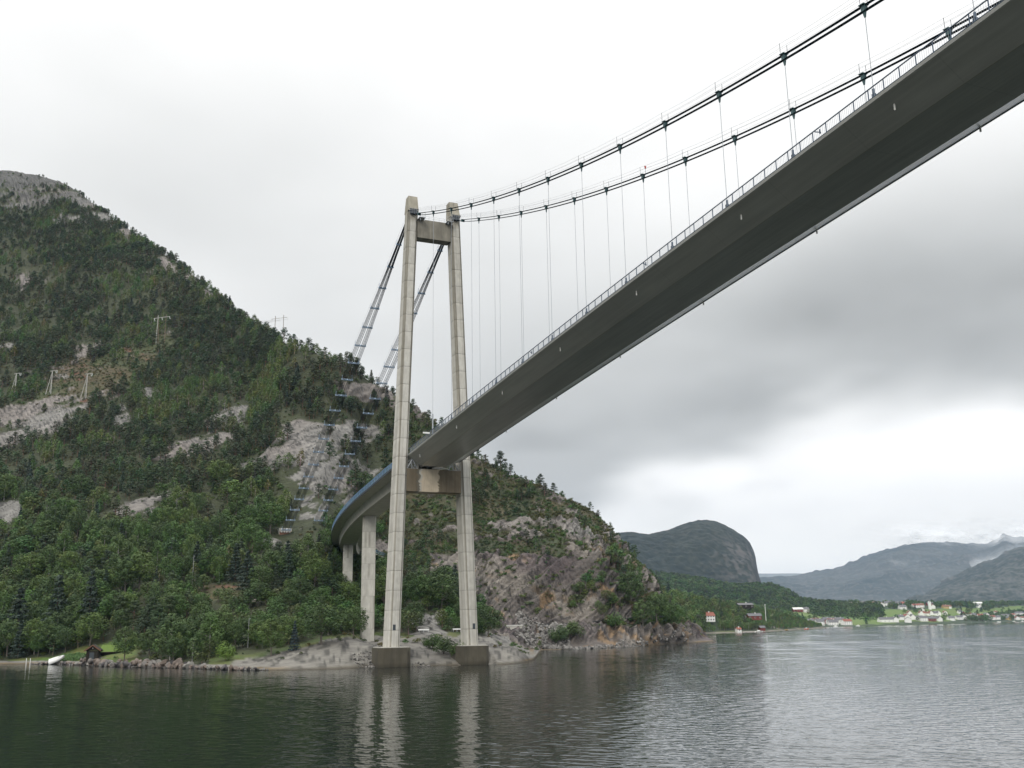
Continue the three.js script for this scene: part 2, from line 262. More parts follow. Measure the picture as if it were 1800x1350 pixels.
const VILLAGE = [
  [330.4, 1400, 0, 354.6, 1500, 6.4, 426.6, 1800, 21.8, 522.5, 2200, 39.2],
  [393.4, 1430, 0, 426.9, 1550, 5.4, 497.1, 1800, 20.7, 609, 2200, 40.3],
  [440.3, 1453.2, 0, 479.1, 1580, 3, 562.4, 1850, 18.2, 670.5, 2200, 38.1],
  [559.1, 1557.9, 0, 588.9, 1640, 3.1, 665.7, 1850, 15.6, 811.9, 2250, 39.3],
  [738.2, 1779.9, 0, 767.8, 1850, 3.9, 894.2, 2150, 19.6, 1042.2, 2500, 41.9],
  [956.8, 2082.2, 0, 1034.6, 2250, 5.1, 1151.8, 2500, 22.4, 1339, 2900, 46.8],
  [1222.2, 2451, 0, 1372.4, 2750, 7.2, 1499.9, 3000, 26.7, 1653.4, 3300, 53.8],
  [2014.5, 3300, 0, 2200.2, 3600, 14.3, 2326.5, 3800, 39.5, 2453.3, 4000, 67.4],
];
const FOREST_RIDGE = [[202, 145.3], [253.5, 131.6], [318, 117.8], [382.3, 106.6], [446.7, 96.6], [497.8, 85.7], [549.8, 87.4], [601, 80.2], [632.1, 64.5], [648, 54.2], [701.5, 45.8], [829.8, 38.7]];  // d 2300
const DOME = [[112.3, 236.2], [195.2, 275.3], [278.4, 310.5], [350.9, 327.7], [423.1, 332.7], [484.2, 321.5], [556.8, 334.6], [630.2, 358], [696.8, 369.2], [753.5, 354], [802.9, 324.5], [836, 299.6], [854.4, 270.8], [864, 234.3], [867.1, 194], [873, 163.9], [884.4, 125.9], [908.7, 74]];  // d 3600
const FAR_EAST = [[1666.3, 272.9], [1881.3, 319.3], [2180.5, 352.1], [2395.6, 386.2], [2526.8, 425.9], [2702.5, 481.9], [2878, 529.6], [3008.9, 557.1], [3223.4, 566.3], [3392.1, 550.9], [3518.2, 536.2], [3607.2, 564.4], [3689, 601.2], [3758, 574.7], [3824.2, 590.5], [4260.6, 651.5], [5137, 765.5]];  // d 7500
const SPUR = [[2052.1, 85.3], [2247.9, 149.8], [2446.3, 227.1], [2579.1, 277.8], [2680.1, 323.1], [2764.8, 362.5], [2848.4, 392.6], [3176.4, 456.8], [3824.1, 509.9]];  // d 5600
const FAINT = [[1834.9, 589.3], [2455.1, 555], [2701.8, 526.6], [3074.4, 520.7], [3381.5, 479.2], [3805.9, 375]];  // d 11000
const ROCK = [
  [-247, 515, 124, 31.1, 7.7, 0.12],
  [-245, 486, 104, 19.6, 6.2, 0.3],
  [-139, 481, 111, 17.1, 4.4, 0.15],
  [-146, 452, 91, 19.5, 5.2, 0.25],
  [-86, 426, 88, 25.7, 9.3, 0.1],
  [-75, 412, 72, 17.8, 9.5, -0.2],
  [-97, 415, 80, 16.7, 6.0, 0.3],
  [-78, 378, 55, 7.0, 5.7, 0],
  [-150, 394, 57, 15.0, 5.0, 0.22],
  [-366, 701, 266, 5.6, 8.9, 0],
  [-315, 598, 183, 9.6, 3.1, 0.1],
  [-262, 585, 177, 8.8, 2.7, 0.4],
  [-465, 891, 437, 46.1, 13.3, -0.25],
  [-404, 848, 401, 29.3, 6.8, -0.5],
  [-380, 794, 353, 18.3, 4.6, -0.1],
  [-353, 803, 359, 12.0, 4.2, -0.5],
  [-324, 777, 335, 8.0, 4.5, -0.3],
  [-45, 480, 111, 11.1, 12.2, -0.8],
  [-73, 493, 125, 14.2, 4.0, -0.3],
  [-60, 487, 121, 7.3, 7.3, -0.6],
  [-72, 470, 104, 8.6, 2.4, -0.2],
  [-30, 474, 98, 9.3, 4.9, -0.9],
  [-63, 445, 71, 15.3, 6.1, 0.2],
  [6, 429, 46, 7.9, 2.2, -0.1],
  [0, 438, 51, 6.0, 2.3, 0],
  [27, 440, 48, 13.2, 4.3, -0.4],
  [45, 462, 45, 11.7, 6.9, -1.0],
  [26, 463, 58, 6.4, 1.9, -0.3],
  [-5, 436, 51, 7.5, 2.5, 0],
  [12, 399, 23, 26.4, 13.3, 0.1],
  [-8, 396, 28, 13.7, 9.1, 0.2],
  [35, 407, 23, 16.4, 9.8, 0.2],
  [48, 418, 19, 10.8, 8.4, 0],
  [56, 432, 23, 5.5, 8.5, 0],
  [-13, 403, 33, 12.8, 4.2, 0.1],
  [32, 416, 34, 14.4, 3.4, -0.2],
  [-27, 285, 10, 9.9, 3.3, -0.15],
  [-51, 316, 13, 7.3, 2.2, -0.1],
  [-37, 293, 10, 6.7, 3.4, 0],
  [-211, 410, 56, 6.1, 4.3, 0],
  [-132, 331, 27, 3.4, 1.5, 0],
  [-80, 292, 17, 5.0, 1.0, 0],
  [76, 450, 4, 6.7, 3.6, 0],
  [37, 383, 4, 11.0, 3.5, 0],
  [23, 370, 3, 8.5, 3.0, 0],
  [-196, 520, 133, 4.2, 4.8, 0],
  [-200, 496, 116, 4.6, 5.1, 0],
  [-57, 410, 41, 6.1, 3.8, 0],
  [-76, 346, 35, 4.8, 2.4, 0],
  [-87, 351, 38, 4.4, 1.6, 0],
  [-265, 716, 283, 11.5, 5.8, -0.5],
  [-238, 691, 261, 8.7, 4.8, -0.5],
  [-216, 667, 242, 6.1, 3.8, -0.7],
];
const CLEAR = [
  [-235, 556, 158, 30.4, 12.8, 0.2],
  [-219, 587, 180, 20.3, 7.4, 0.1],
  [-246, 532, 137, 24.5, 8.0, 0.1],
  [-228, 573, 170, 23.1, 8.6, 0.3],
  [-114, 275, 3, 9.8, 1.9, 0],
  [12, 445, 54, 24.3, 9.7, -0.4],
  [-6, 418, 41, 14.4, 6.2, -0.2],
  [23, 421, 41, 14.5, 6.3, -0.3],
  [-54, 440, 63, 15.2, 7.6, 0],
  [-11, 441, 56, 12.7, 7.6, 0],
  [-133, 283, 1, 9.8, 0.8, 0],
  [-59, 227, 2, 5.2, 1.0, 0],
  [-90, 303, 20, 10.5, 2.4, 0],
];
const HOUSES = [[456, 1575], [468, 1591], [457, 1534], [496, 1625], [497, 1607], [511, 1632], [482, 1549], [521, 1637], [504, 1553], [548, 2120], [604, 2168], [522, 1881], [541, 1893], [689, 2194], [703, 2199], [722, 2205], [731, 2208], [610, 1680], [632, 1700], [668, 1769], [691, 1803], [663, 1722], [703, 1806], [715, 1805], [719, 1798], [749, 1834], [778, 1874], [840, 1966], [889, 2044], [921, 2094], [984, 2237], [986, 2220], [1021, 2270], [1050, 2302], [1098, 2377], [1081, 2333], [1105, 2363], [1136, 2400], [1252, 2600], [1324, 2713], [1390, 2820], [1425, 2870], [1202, 2485], [1261, 2563], [1298, 2612], [759, 2218], [745, 2213], [797, 2231], [829, 2259], [867, 2301], [883, 2318], [783, 2170], [740, 2198], [787, 2228], [884, 2243], [906, 2270], [980, 2401], [801, 2103], [842, 2109], [941, 2295], [1002, 2368], [1021, 2393], [1261, 2771], [1205, 2642]];
const FIELD = [
  [710, 1916, 17, 82.7, 8.8, 0],
  [591, 1722, 9, 59.5, 5.0, 0],
  [575, 1892, 21, 49.0, 7.6, 0],
  [884, 2126, 18, 55.0, 9.8, 0],
  [1034, 2358, 24, 54.3, 8.1, 0],
  [567, 2184, 39, 31.4, 6.3, 0],
  [573, 2072, 34, 47.7, 7.2, 0],
  [1549, 3096, 35, 71.3, 7.1, 0],
  [650, 1955, 23, 45.0, 4.5, 0],
  [1184, 2537, 21, 43.8, 5.8, 0],
];
function pchip(xs, ys) {
  const n = xs.length, h = [], d = [], m = new Array(n).fill(0);
  for (let i = 0; i < n - 1; i++) { h.push(xs[i + 1] - xs[i]); d.push((ys[i + 1] - ys[i]) / h[i]); }
  m[0] = d[0]; m[n - 1] = d[n - 2];
  for (let i = 1; i < n - 1; i++) if (d[i - 1] * d[i] > 0) { const a = 2 * h[i] + h[i - 1], b = h[i] + 2 * h[i - 1]; m[i] = (a + b) / (a / d[i - 1] + b / d[i]); }
  return (x) => { let i = 0; while (i < n - 2 && x > xs[i + 1]) i++; const t = clamp((x - xs[i]) / h[i], 0, 1), t2 = t * t, t3 = t2 * t; return (2 * t3 - 3 * t2 + 1) * ys[i] + (t3 - 2 * t2 + t) * h[i] * m[i] + (3 * t2 - 2 * t3) * ys[i + 1] + (t3 - t2) * h[i] * m[i + 1]; };
}
// a sheet through the stations: under water, waterline, ..., crest, then falling away behind
function sheet(S, perK, rowCounts, back) {
  const st = S.map((l) => { const r = []; for (let i = 0; i < l.length; i += 3) r.push([l[i], l[i + 1], l[i + 2]]); const f = r[0], e = r[r.length - 1]; r.unshift([f[0] * (f[1] - 7) / f[1], f[1] - 7, -5]); for (const [dd, kh, dh] of back) r.push([e[0] * (e[1] + dd) / e[1], e[1] + dd, e[2] * kh + dh]); return r; });
  const kp = st.map((r) => r.reduce((s, q) => s + q[0] / q[1], 0) / r.length), nr = st[0].length, curves = [];
  for (let i = 1; i < kp.length; i++) if (kp[i] <= kp[i - 1]) kp[i] = kp[i - 1] + 1e-3;
  for (let j = 0; j < nr; j++) curves.push([0, 1, 2].map((c) => pchip(kp, st.map((r) => r[j][c]))));
  const ks = []; for (let i = 0; i < kp.length - 1; i++) { const n = Math.max(2, Math.round((kp[i + 1] - kp[i]) * perK(kp[i]))); for (let q = 0; q < n; q++) ks.push(lerp(kp[i], kp[i + 1], q / n)); } ks.push(kp[kp.length - 1]);
  const vs = []; for (let j = 0; j < nr - 1; j++) for (let q = 0; q < rowCounts[j]; q++) vs.push(j + q / rowCounts[j]); vs.push(nr - 1);
  const nu = ks.length, nv = vs.length, P = new Float32Array(nu * nv * 3), js = [...Array(nr).keys()];
  ks.forEach((k, i) => { const f = [0, 1, 2].map((c) => pchip(js, curves.map((q) => q[c](k)))); vs.forEach((v, j) => { const o = (j * nu + i) * 3; P[o] = f[0](v); P[o + 1] = f[2](v); P[o + 2] = -f[1](v); }); });
  return { P, nu, nv, ks, vs };
}
function normals(s) {
  const { P, nu, nv } = s, N = new Float32Array(P.length);
  for (let j = 0; j < nv; j++) for (let i = 0; i < nu; i++) {
    const o = (j * nu + i) * 3, a = (j * nu + Math.min(i + 1, nu - 1)) * 3, b = (j * nu + Math.max(i - 1, 0)) * 3, c = (Math.min(j + 1, nv - 1) * nu + i) * 3, d = (Math.max(j - 1, 0) * nu + i) * 3;
    const ux = P[a] - P[b], uy = P[a + 1] - P[b + 1], uz = P[a + 2] - P[b + 2], vx = P[c] - P[d], vy = P[c + 1] - P[d + 1], vz = P[c + 2] - P[d + 2];
    let x = uy * vz - uz * vy, y = uz * vx - ux * vz, z = ux * vy - uy * vx; const l = Math.hypot(x, y, z) || 1, f = y < 0 ? -1 / l : 1 / l; N[o] = x * f; N[o + 1] = y * f; N[o + 2] = z * f;
  }
  return N;
}
function patchValue(list, x, d, h, jag) {
  let best = -1;
  for (const [px, pd, ph, rx, ry, tilt] of list) {
    const dl = x - px * d / pd; if (Math.abs(dl) > rx * 1.7 + 4) continue; const dh = (h - ph) - (d - pd) * (ph - 8) / pd; if (Math.abs(dh) > (ry + rx * Math.abs(Math.sin(tilt))) * 1.7 + 4) continue;
    if (Math.abs(d - pd) > 90) continue;
    const c = Math.cos(tilt), s = Math.sin(tilt), a = (dl * c + dh * s) / rx, b = (-dl * s + dh * c) / ry, v = 1.05 - Math.hypot(a, b) + jag;
    if (v > best) best = v;
  }
  return best;
}
function sheetMesh(name, s, colors, mat, uvScale) {
  const { P, nu, nv } = s, g = grid(nu - 1, nv - 1, (i, j) => { const o = (j * nu + i) * 3; return [P[o], P[o + 1], P[o + 2]]; }, (i, j) => { const o = (j * nu + i) * 3; return [colors[o], colors[o + 1], colors[o + 2]]; }, (i, j, p) => { const o = (j * nu + i) * 3; return [p[0] + 0.3 * p[2] * s.lean, (p[1] * 1.15 - p[2] * 0.55)]; });
  return struct(name, g, mat);
}

// ---- the hill with its crags, from the left edge of the fjord to the headland behind the bridge
const hill = sheet(HILL, (k) => (k < -0.6 ? 250 : 1150), [2, 5, 14, 46, 62, 56, 54, 56, 3, 3, 2], [[60, 0.95, -4], [240, 0.6, -20], [900, 0, -30]]);
hill.lean = 1;
{
  const { P, nu, nv, vs } = hill, N = normals(hill), col = new Float32Array(P.length), rock = new Float32Array(nu * nv), open = new Float32Array(nu * nv), lawn = new Float32Array(nu * nv);
  const base = P.slice();
  for (let j = 0; j < nv; j++) for (let i = 0; i < nu; i++) {
    const n = j * nu + i, o = n * 3, x = base[o], h = base[o + 1], z = base[o + 2], d = -z, k = x / d, v = vs[j];
    const n1 = fbm(x / 22, h / 14, z / 22, 4), n2 = fbm(x / 6 + 40, h / 4, z / 6, 3), jag = 1.5 * (n1 - 0.5) + 0.7 * (n2 - 0.5);
    const right = sst(-0.14, -0.05, k) * sst(12, 22, h), summit = sst(360, 430, h + 90 * (n1 - 0.5));
    const along = x * 0.9 + h * 0.42, dip = h * 0.9 - x * 0.42 + z * 0.25 + 1.8 * (n1 - 0.5), ledge = sst(0.56, 0.7, fbm(along / 11, dip / 2.1, z / 14, 3));
    let r = patchValue(ROCK, x, d, h, jag * 1.35) - 0.85 * ledge;
    r = Math.max(r, 1.6 * (n1 - 0.66) + 1.1 * (n2 - 0.55) - 0.12 + 0.3 * right + 0.1 * sst(230, 420, h));           // small outcrops anywhere, more on the bare right shoulder
    r = Math.max(r, (summit - 0.45) * 0.9 + jag * 0.8 - 0.3 * ledge);
    const cliff = sst(-0.12, -0.06, k) * sst(8.5, 10, h) * (1 - sst(33, 40, h + 8 * (n1 - 0.5))) * sst(0.14, 0.12, 1 - k * 0) ;
    if (k > -0.085 && k < 0.135) { const top = lerp(35, 14, sst(0.05, 0.13, k)), foot = lerp(22, 8.6, sst(-0.055, -0.025, k)); r = Math.max(r, -0.45 * ledge + sst(foot - 0.5, foot + (k < -0.03 ? 6 : 0.4), h) * (1.1 - sst(top - 4, top + 5, h) * 1.7) + 0.9 * (n1 - 0.56) + 0.5 * (n2 - 0.5)); }
    const apTop = lerp(1.2, 5.4, sst(-0.265, -0.165, k)), apron = d < 300 && h < 7 && k > -0.29 ? sst(-0.285, -0.25, k) * (1 - sst(apTop, apTop + 0.8, h + 1.4 * (n2 - 0.5))) : 0;
    if (apron > 0) r = Math.max(r, apron * 1.1 - 0.9 * sst(0.52, 0.62, n2) * sst(1.6, 2.4, h) * 0.7);
    if (k > -0.03) r = Math.max(r, (1 - sst(4.5, 8, h + 4 * (n1 - 0.5))) * 0.9);
    r = Math.max(r, 1 - sst(0.5, 1.0, h));
    const R = sst(0.02, 0.2, r); rock[n] = R;
    const clear = patchValue(CLEAR, x, d, h, jag * 0.7), O = Math.max(sst(0, 0.35, clear), 0.5 * right); open[n] = O;
    const yard = k > -0.462 && k < -0.365 && d < 284 && v > 1.3 && v < 3.3 ? sst(-0.462, -0.45, k) * (1 - sst(-0.375, -0.365, k)) : 0, grass = Math.max(yard, (k < -0.27 && v < 3.1 ? sst(0, 0.15, clear) : 0) + (d < 300 && h < 7 && k > -0.3 ? 0.7 * (1 - sst(apTop + 0.8, apTop + 2.2, h)) : 0)); lawn[n] = grass;
    // colour of the ground itself
    const tone = fbm(x / 60 + 7, h / 40, z / 60, 3), seep = vnoise(x / 1.6 + 0.3 * h, h / 22, z / 1.6), fine = fbm(x / 2.2, h / 1.3, z / 2.2, 3);
    const wet = sst(0.62, 0.8, seep) * sst(0.3, 0.55, n1 + 0.1);
    let rc = mix3([0.235, 0.226, 0.208], [0.228, 0.203, 0.184], sst(0.42, 0.62, tone));
    if (k > -0.11 && h < 45 && d > 330) { rc = mix3([0.135, 0.117, 0.104], [0.25, 0.222, 0.19], sst(0.42, 0.66, n1)); rc = mix3(rc, [0.125, 0.095, 0.1], sst(0.5, 0.64, tone) * 0.7); rc = mix3(rc, [0.28, 0.18, 0.09], sst(0.6, 0.74, fbm(x / 9 + 3, h / 7, z / 9, 3)) * 0.8); }
    if (summit > 0.2) rc = mix3(rc, [0.10, 0.098, 0.09], summit);
    if (apron > 0 && d < 300) rc = mix3([0.285, 0.27, 0.235], [0.15, 0.14, 0.125], sst(0.35, 0.7, 0.5 * fine + 0.5 * n1));
    rc = rc.map((c) => c * (0.72 + 0.56 * fine) * (1 - 0.6 * wet));
    if (h < 1.7) { const tide = 1 - sst(0.2, 0.62, h + 0.4 * (n2 - 0.5)); rc = mix3(rc, mix3([0.07, 0.055, 0.03], [0.19, 0.125, 0.045], sst(0.1, 0.35, h)), tide * 0.85); }
    let gc = mix3([0.034, 0.045, 0.018], [0.058, 0.064, 0.026], tone);
    gc = mix3(gc, mix3([0.060, 0.072, 0.024], [0.085, 0.066, 0.03], sst(0.45, 0.7, n1)), O);
    if (O > 0.3) gc = mix3(gc, [0.13, 0.05, 0.028], sst(0.66, 0.74, fbm(x / 8 + 9, h / 5, z / 8, 3)) * O * 0.8);
    if (right > 0) gc = mix3(gc, mix3([0.042, 0.055, 0.022], [0.085, 0.072, 0.036], sst(0.4, 0.65, n2)), right * 0.9);
    if (grass > 0) gc = mix3(gc, mix3([0.075, 0.13, 0.018], [0.125, 0.14, 0.03], sst(0.35, 0.65, n2)), Math.min(1, grass));
    gc = gc.map((c) => c * (0.7 + 0.6 * fine));
    const c = mix3(gc, rc, R); col.set(c, o);
    // relief: broad lumps, and on bare rock slabs, ledges and blocks
    let out = (fbm(x / 34, h / 30, z / 34, 4) - 0.5) * 5 * sst(3, 12, h) * (1 - 0.7 * sst(8, 8.3, h) * (1 - sst(9.5, 11, h)) * (k > -0.1 ? 1 : 0));
    const flat = d < 300 && h < 8, steep = Math.min(1, R) * sst(0.8, 3, h) * (flat ? 0.16 : 1), big = k > -0.11 && d > 330 ? 1 : 0.55;
    if (steep > 0.02) {
      const w = worley(along / (big > 0.9 ? 9 : 19) + 0.5 * n2, dip / (big > 0.9 ? 1.8 : 3.2), z / 12), step = ((w[2] * 7.1) % 1) * 1.3;
      const lay = dip / 4.6 + 0.7 * n1, saw = lay - Math.floor(lay), lay2 = dip / 1.25 + 0.9 * n2, saw2 = lay2 - Math.floor(lay2), e1 = w[1] - w[0];
      const bl = worley(along / 17, dip / 7, z / 17), blockBig = ((bl[2] * 5.3) % 1) * 2.2;
      out += big > 0.9 ? steep * (step * 0.25 + blockBig * 0.8 + (saw < 0.82 ? saw / 0.82 : (1 - saw) / 0.18) * (1.0 + 3.0 * vnoise(along / 26, lay * 0.3, z / 26)) + 0.8 * (saw2 < 0.8 ? saw2 / 0.8 : (1 - saw2) / 0.2) + 0.7 * (n2 - 0.5) - 1.8) : steep * (2.2 * (n1 - 0.5) + 0.8 * (n2 - 0.5) + 0.55 * saw * saw + blockBig * 0.35 - 0.5);
      const band = vnoise(dip / 0.7, along / 14, z / 14), dk = (1 - 0.65 * (flat ? Math.min(1, R) * sst(0.6, 1.4, h) : steep) * (1 - sst(0.015, 0.075, e1))) * (1 + 0.5 * steep * (band - 0.5)) * (big > 0.9 ? 1 - 0.6 * steep * sst(0.8, 0.9, saw) * (1 - sst(0.96, 1, saw)) : 1); col[o] *= dk; col[o + 1] *= dk; col[o + 2] *= dk;  // cracks, layer tones and shade under the ledges go into the rock colour
    } else out += (n2 - 0.5) * 1.2 * sst(2, 6, h);
    if (apron > 0) out = out * (1 - apron) + apron * ((n1 - 0.5) * 1.1 + (n2 - 0.5) * 0.6) * sst(0.2, 1.2, h);
    if (v >= 8.5) out *= 0.3;
    { const bs = 213.352 + x * 0.391755 + z * 0.920070, bt = 70.547 - x * 0.920070 + z * 0.391755; if (bs > 1 && bs < 9 && Math.abs(Math.abs(bt) - 9.02) < 5) { const lim = lerp(1.2, -0.6, clamp((bs - 1.5) / 2, 0, 1)) + 2.2 * sst(3.7, 5, Math.abs(Math.abs(bt) - 9.02)); if (P[o + 1] + N[o + 1] * out > lim) { out = 0; P[o + 1] = Math.min(P[o + 1], lim); } } }
    P[o] += N[o] * out; P[o + 1] += N[o + 1] * out; P[o + 2] += N[o + 2] * out;
  }
  Object.assign(hill, { N, rock, open, lawn, base });
  tag(sheetMesh('hill', hill, col, rockMat), 'steep wooded hill with bare grey crags rising behind the bridge tower');
}
// height of the built ground near a point
const cells = new Map();
for (let n = 0; n < hill.nu * hill.nv; n++) { const key = Math.floor(hill.P[n * 3] / 3) * 4096 + Math.floor(-hill.P[n * 3 + 2] / 3); let c = cells.get(key); if (!c) cells.set(key, (c = [])); c.push(n); }
function groundAt(x, z) {
  let sw = 0, sh = 0; const a = Math.floor(x / 3), b = Math.floor(-z / 3);
  for (let i = -1; i < 2; i++) for (let j = -1; j < 2; j++) for (const n of cells.get((a + i) * 4096 + b + j) ?? []) { const q = (hill.P[n * 3] - x) ** 2 + (hill.P[n * 3 + 2] - z) ** 2, w = 1 / (q * q + 0.02); sw += w; sh += w * hill.P[n * 3 + 1]; }
  return sw ? sh / sw : 0;
}

// ---- the low wooded point beyond, and the farmland of the village across the water
function land(name, S, counts, label, colorAt, rough, back = [[120, 0.9, -2], [400, 0.5, -10], [600, 0, -20]], perK = 700) {
  const s = sheet(S, () => perK, counts, back); s.lean = 1; const N = normals(s), { P, nu, nv } = s, col = new Float32Array(P.length), base = P.slice(), fieldness = new Float32Array(nu * nv);
  for (let n = 0; n < nu * nv; n++) { const o = n * 3, x = base[o], h = base[o + 1], z = base[o + 2], q = fbm(x / 40, h / 20, z / 40, 4); const c = colorAt(x, h, -z, q, n, fieldness); col.set(c, o); const out = (q - 0.5) * rough * sst(1, 8, h); for (let k = 0; k < 3; k++) P[o + k] += N[o + k] * out; }
  Object.assign(s, { N, base, field: fieldness }); s.mesh = tag(sheetMesh(name, s, col, landMat), label); return s;
}
const point = land('headland', POINT, [2, 5, 24, 40, 6, 4, 3], 'low wooded point with a white house and boat sheds at the water', (x, h, d, q, n, f) => { f[n] = sst(0.6, 0.66, fbm(x / 30 + 5, h / 9, d / 30, 3)); const g = mix3([0.028, 0.042, 0.018], [0.075, 0.085, 0.03], f[n]); const r = 0.75 + 0.5 * fbm(x / 5, h / 3, d / 5, 3); return mix3(g, [0.2 * r, 0.18 * r, 0.155 * r], Math.max(1 - sst(0.4, 1.2, h + 2 * (q - 0.5)), sst(0.66, 0.72, q) * 0.8)); }, 5);
const village = land('farmland', VILLAGE, [2, 3, 26, 34, 5, 3, 2], 'green farmland of the village across the fjord', (x, h, d, q, n, f) => { let b = -1; for (const [px, pd, ph, rx, ry] of FIELD) { const a = (x - px * d / pd) / (rx * 1.25), c = ((h - ph) - (d - pd) * (ph - 8) / pd) / (ry * 1.3); b = Math.max(b, 1.08 - Math.hypot(a, c) + 0.5 * (q - 0.5)); } f[n] = sst(0, 0.12, b); const stripe = vnoise(x / 45 + 3, h / 2.4, 1.5); return mix3([0.03, 0.048, 0.022], mix3([0.075, 0.135, 0.026], [0.11, 0.145, 0.036], stripe), f[n]); }, 3);

// ---- far mountains: a crest of [x, height] at one distance, a front slope down to its foot and a back
function mountain(label, crest, dR, dF, o) {
  const xs = crest.map((c) => c[0]), hs = crest.map((c) => c[1]), f = pchip(xs, hs), nu = o.nu, nv = o.nv, nb = 14, x0 = xs[0], x1 = xs[xs.length - 1];
  const g = grid(nu, nv + nb, (i, j) => {
    const x = lerp(x0, x1, i / nu); let v = j / nv, H = f(x), d, h;
    if (v <= 1) { d = lerp(dF, dR, v); h = H * (1 - Math.pow(1 - v, o.round)); } else { const b = (j - nv) / nb; d = dR + b * o.back; h = H * (1 - b * b) - 20 * b; }
    const X = x * d / dR, a = o.scale, q = fbm(X / a, h / a, d / a, 5), q2 = fbm(X / (a * 0.16), h / (a * 0.1), d / (a * 0.16), 4), env = Math.min(1, v * 3) * (v > 1 ? 1 : 0.25 + 0.75 * (1 - Math.pow(v, 6)));
    return [X, h + ((q - 0.5) * o.rough + (q2 - 0.5) * o.fine) * env, -d - (q - 0.5) * o.rough * env];
  }, (i, j, p) => o.color(p[0], p[1], -p[2], fbm(p[0] / o.scale, p[1] / o.scale * 1.5, p[2] / o.scale, 4), fbm(p[0] / 14, p[1] / 12, p[2] / 14, 3)));
  return tag(struct('mountain', g, landMat), label);
}
function forest(q, q2) { return mix3([0.008, 0.0135, 0.010], [0.019, 0.026, 0.016], clamp(0.5 + (q - 0.5) * 1.2 + (q2 - 0.5) * 1.6, 0, 1)); }
const craggy = (x, h, d, q, q2, lo) => { const s = fbm(x / 14, h / 60, d / 30, 3), r = sst(0.5, 0.68, q2 * 0.45 + s * 0.4 + q * 0.25) * lo; return mix3(forest(q, q2), mix3([0.045, 0.045, 0.045], [0.125, 0.112, 0.105], s), r); };
mountain('round-topped dark mountain with a sheer cliff falling on its right side', DOME, 3600, 2950, { nu: 300, nv: 170, back: 900, round: 1.9, scale: 150, rough: 46, fine: 16, color: (x, h, d, q, q2) => craggy(x, h, d, q, q2, 0.12 + 0.75 * sst(560, 800, x) * (1 - sst(230, 320, h))) });
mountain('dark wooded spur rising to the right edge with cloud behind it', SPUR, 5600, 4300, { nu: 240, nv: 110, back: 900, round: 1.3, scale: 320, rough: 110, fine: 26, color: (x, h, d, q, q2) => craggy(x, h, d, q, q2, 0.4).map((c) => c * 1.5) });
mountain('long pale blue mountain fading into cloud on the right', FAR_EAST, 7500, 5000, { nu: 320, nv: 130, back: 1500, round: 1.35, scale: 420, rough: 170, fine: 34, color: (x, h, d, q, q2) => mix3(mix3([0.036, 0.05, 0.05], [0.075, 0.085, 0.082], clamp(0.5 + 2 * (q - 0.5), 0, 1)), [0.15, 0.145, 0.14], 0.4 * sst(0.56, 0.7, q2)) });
{ const g = grid(60, 24, (i, j) => { const z = lerp(-420, 1500, i / 60), v = j / 24, n = fbm(z / 120, v * 4, 2.7, 5); return [-lerp(420, 1000, v) - 140 * (n - 0.5) * v, 430 * Math.pow(v, 0.85) * (0.75 + 0.5 * fbm(z / 260, 1.2, 4.4, 3)), z]; }, (i, j, p) => forest(fbm(p[0] / 60, p[1] / 60, p[2] / 60, 3), 0.5)); tag(struct('mountain', g, landMat), 'steep wooded fjord side added unseen beyond the left edge of the picture'); }  // added hillside out of view, cuts low skylight on the deck's left panel
mountain('faint low ridge far behind the cliff of the round mountain', FAINT, 11000, 9500, { nu: 80, nv: 30, back: 1500, round: 1.3, scale: 600, rough: 60, fine: 20, color: (x, h, d, q, q2) => mix3([0.15, 0.165, 0.165], [0.2, 0.21, 0.2], q) });  // distance haze is put into this ridge's pale colour
const ridgeF = { nu: 200, nv: 60, back: 500, round: 1.25, scale: 90, rough: 22, fine: 8, color: (x, h, d, q, q2) => forest(q, q2) };
tag(mountain('', FOREST_RIDGE, 2300, 1750, ridgeF), 'low dark green forest ridge at the foot of the round mountain').name = 'forest_ridge';

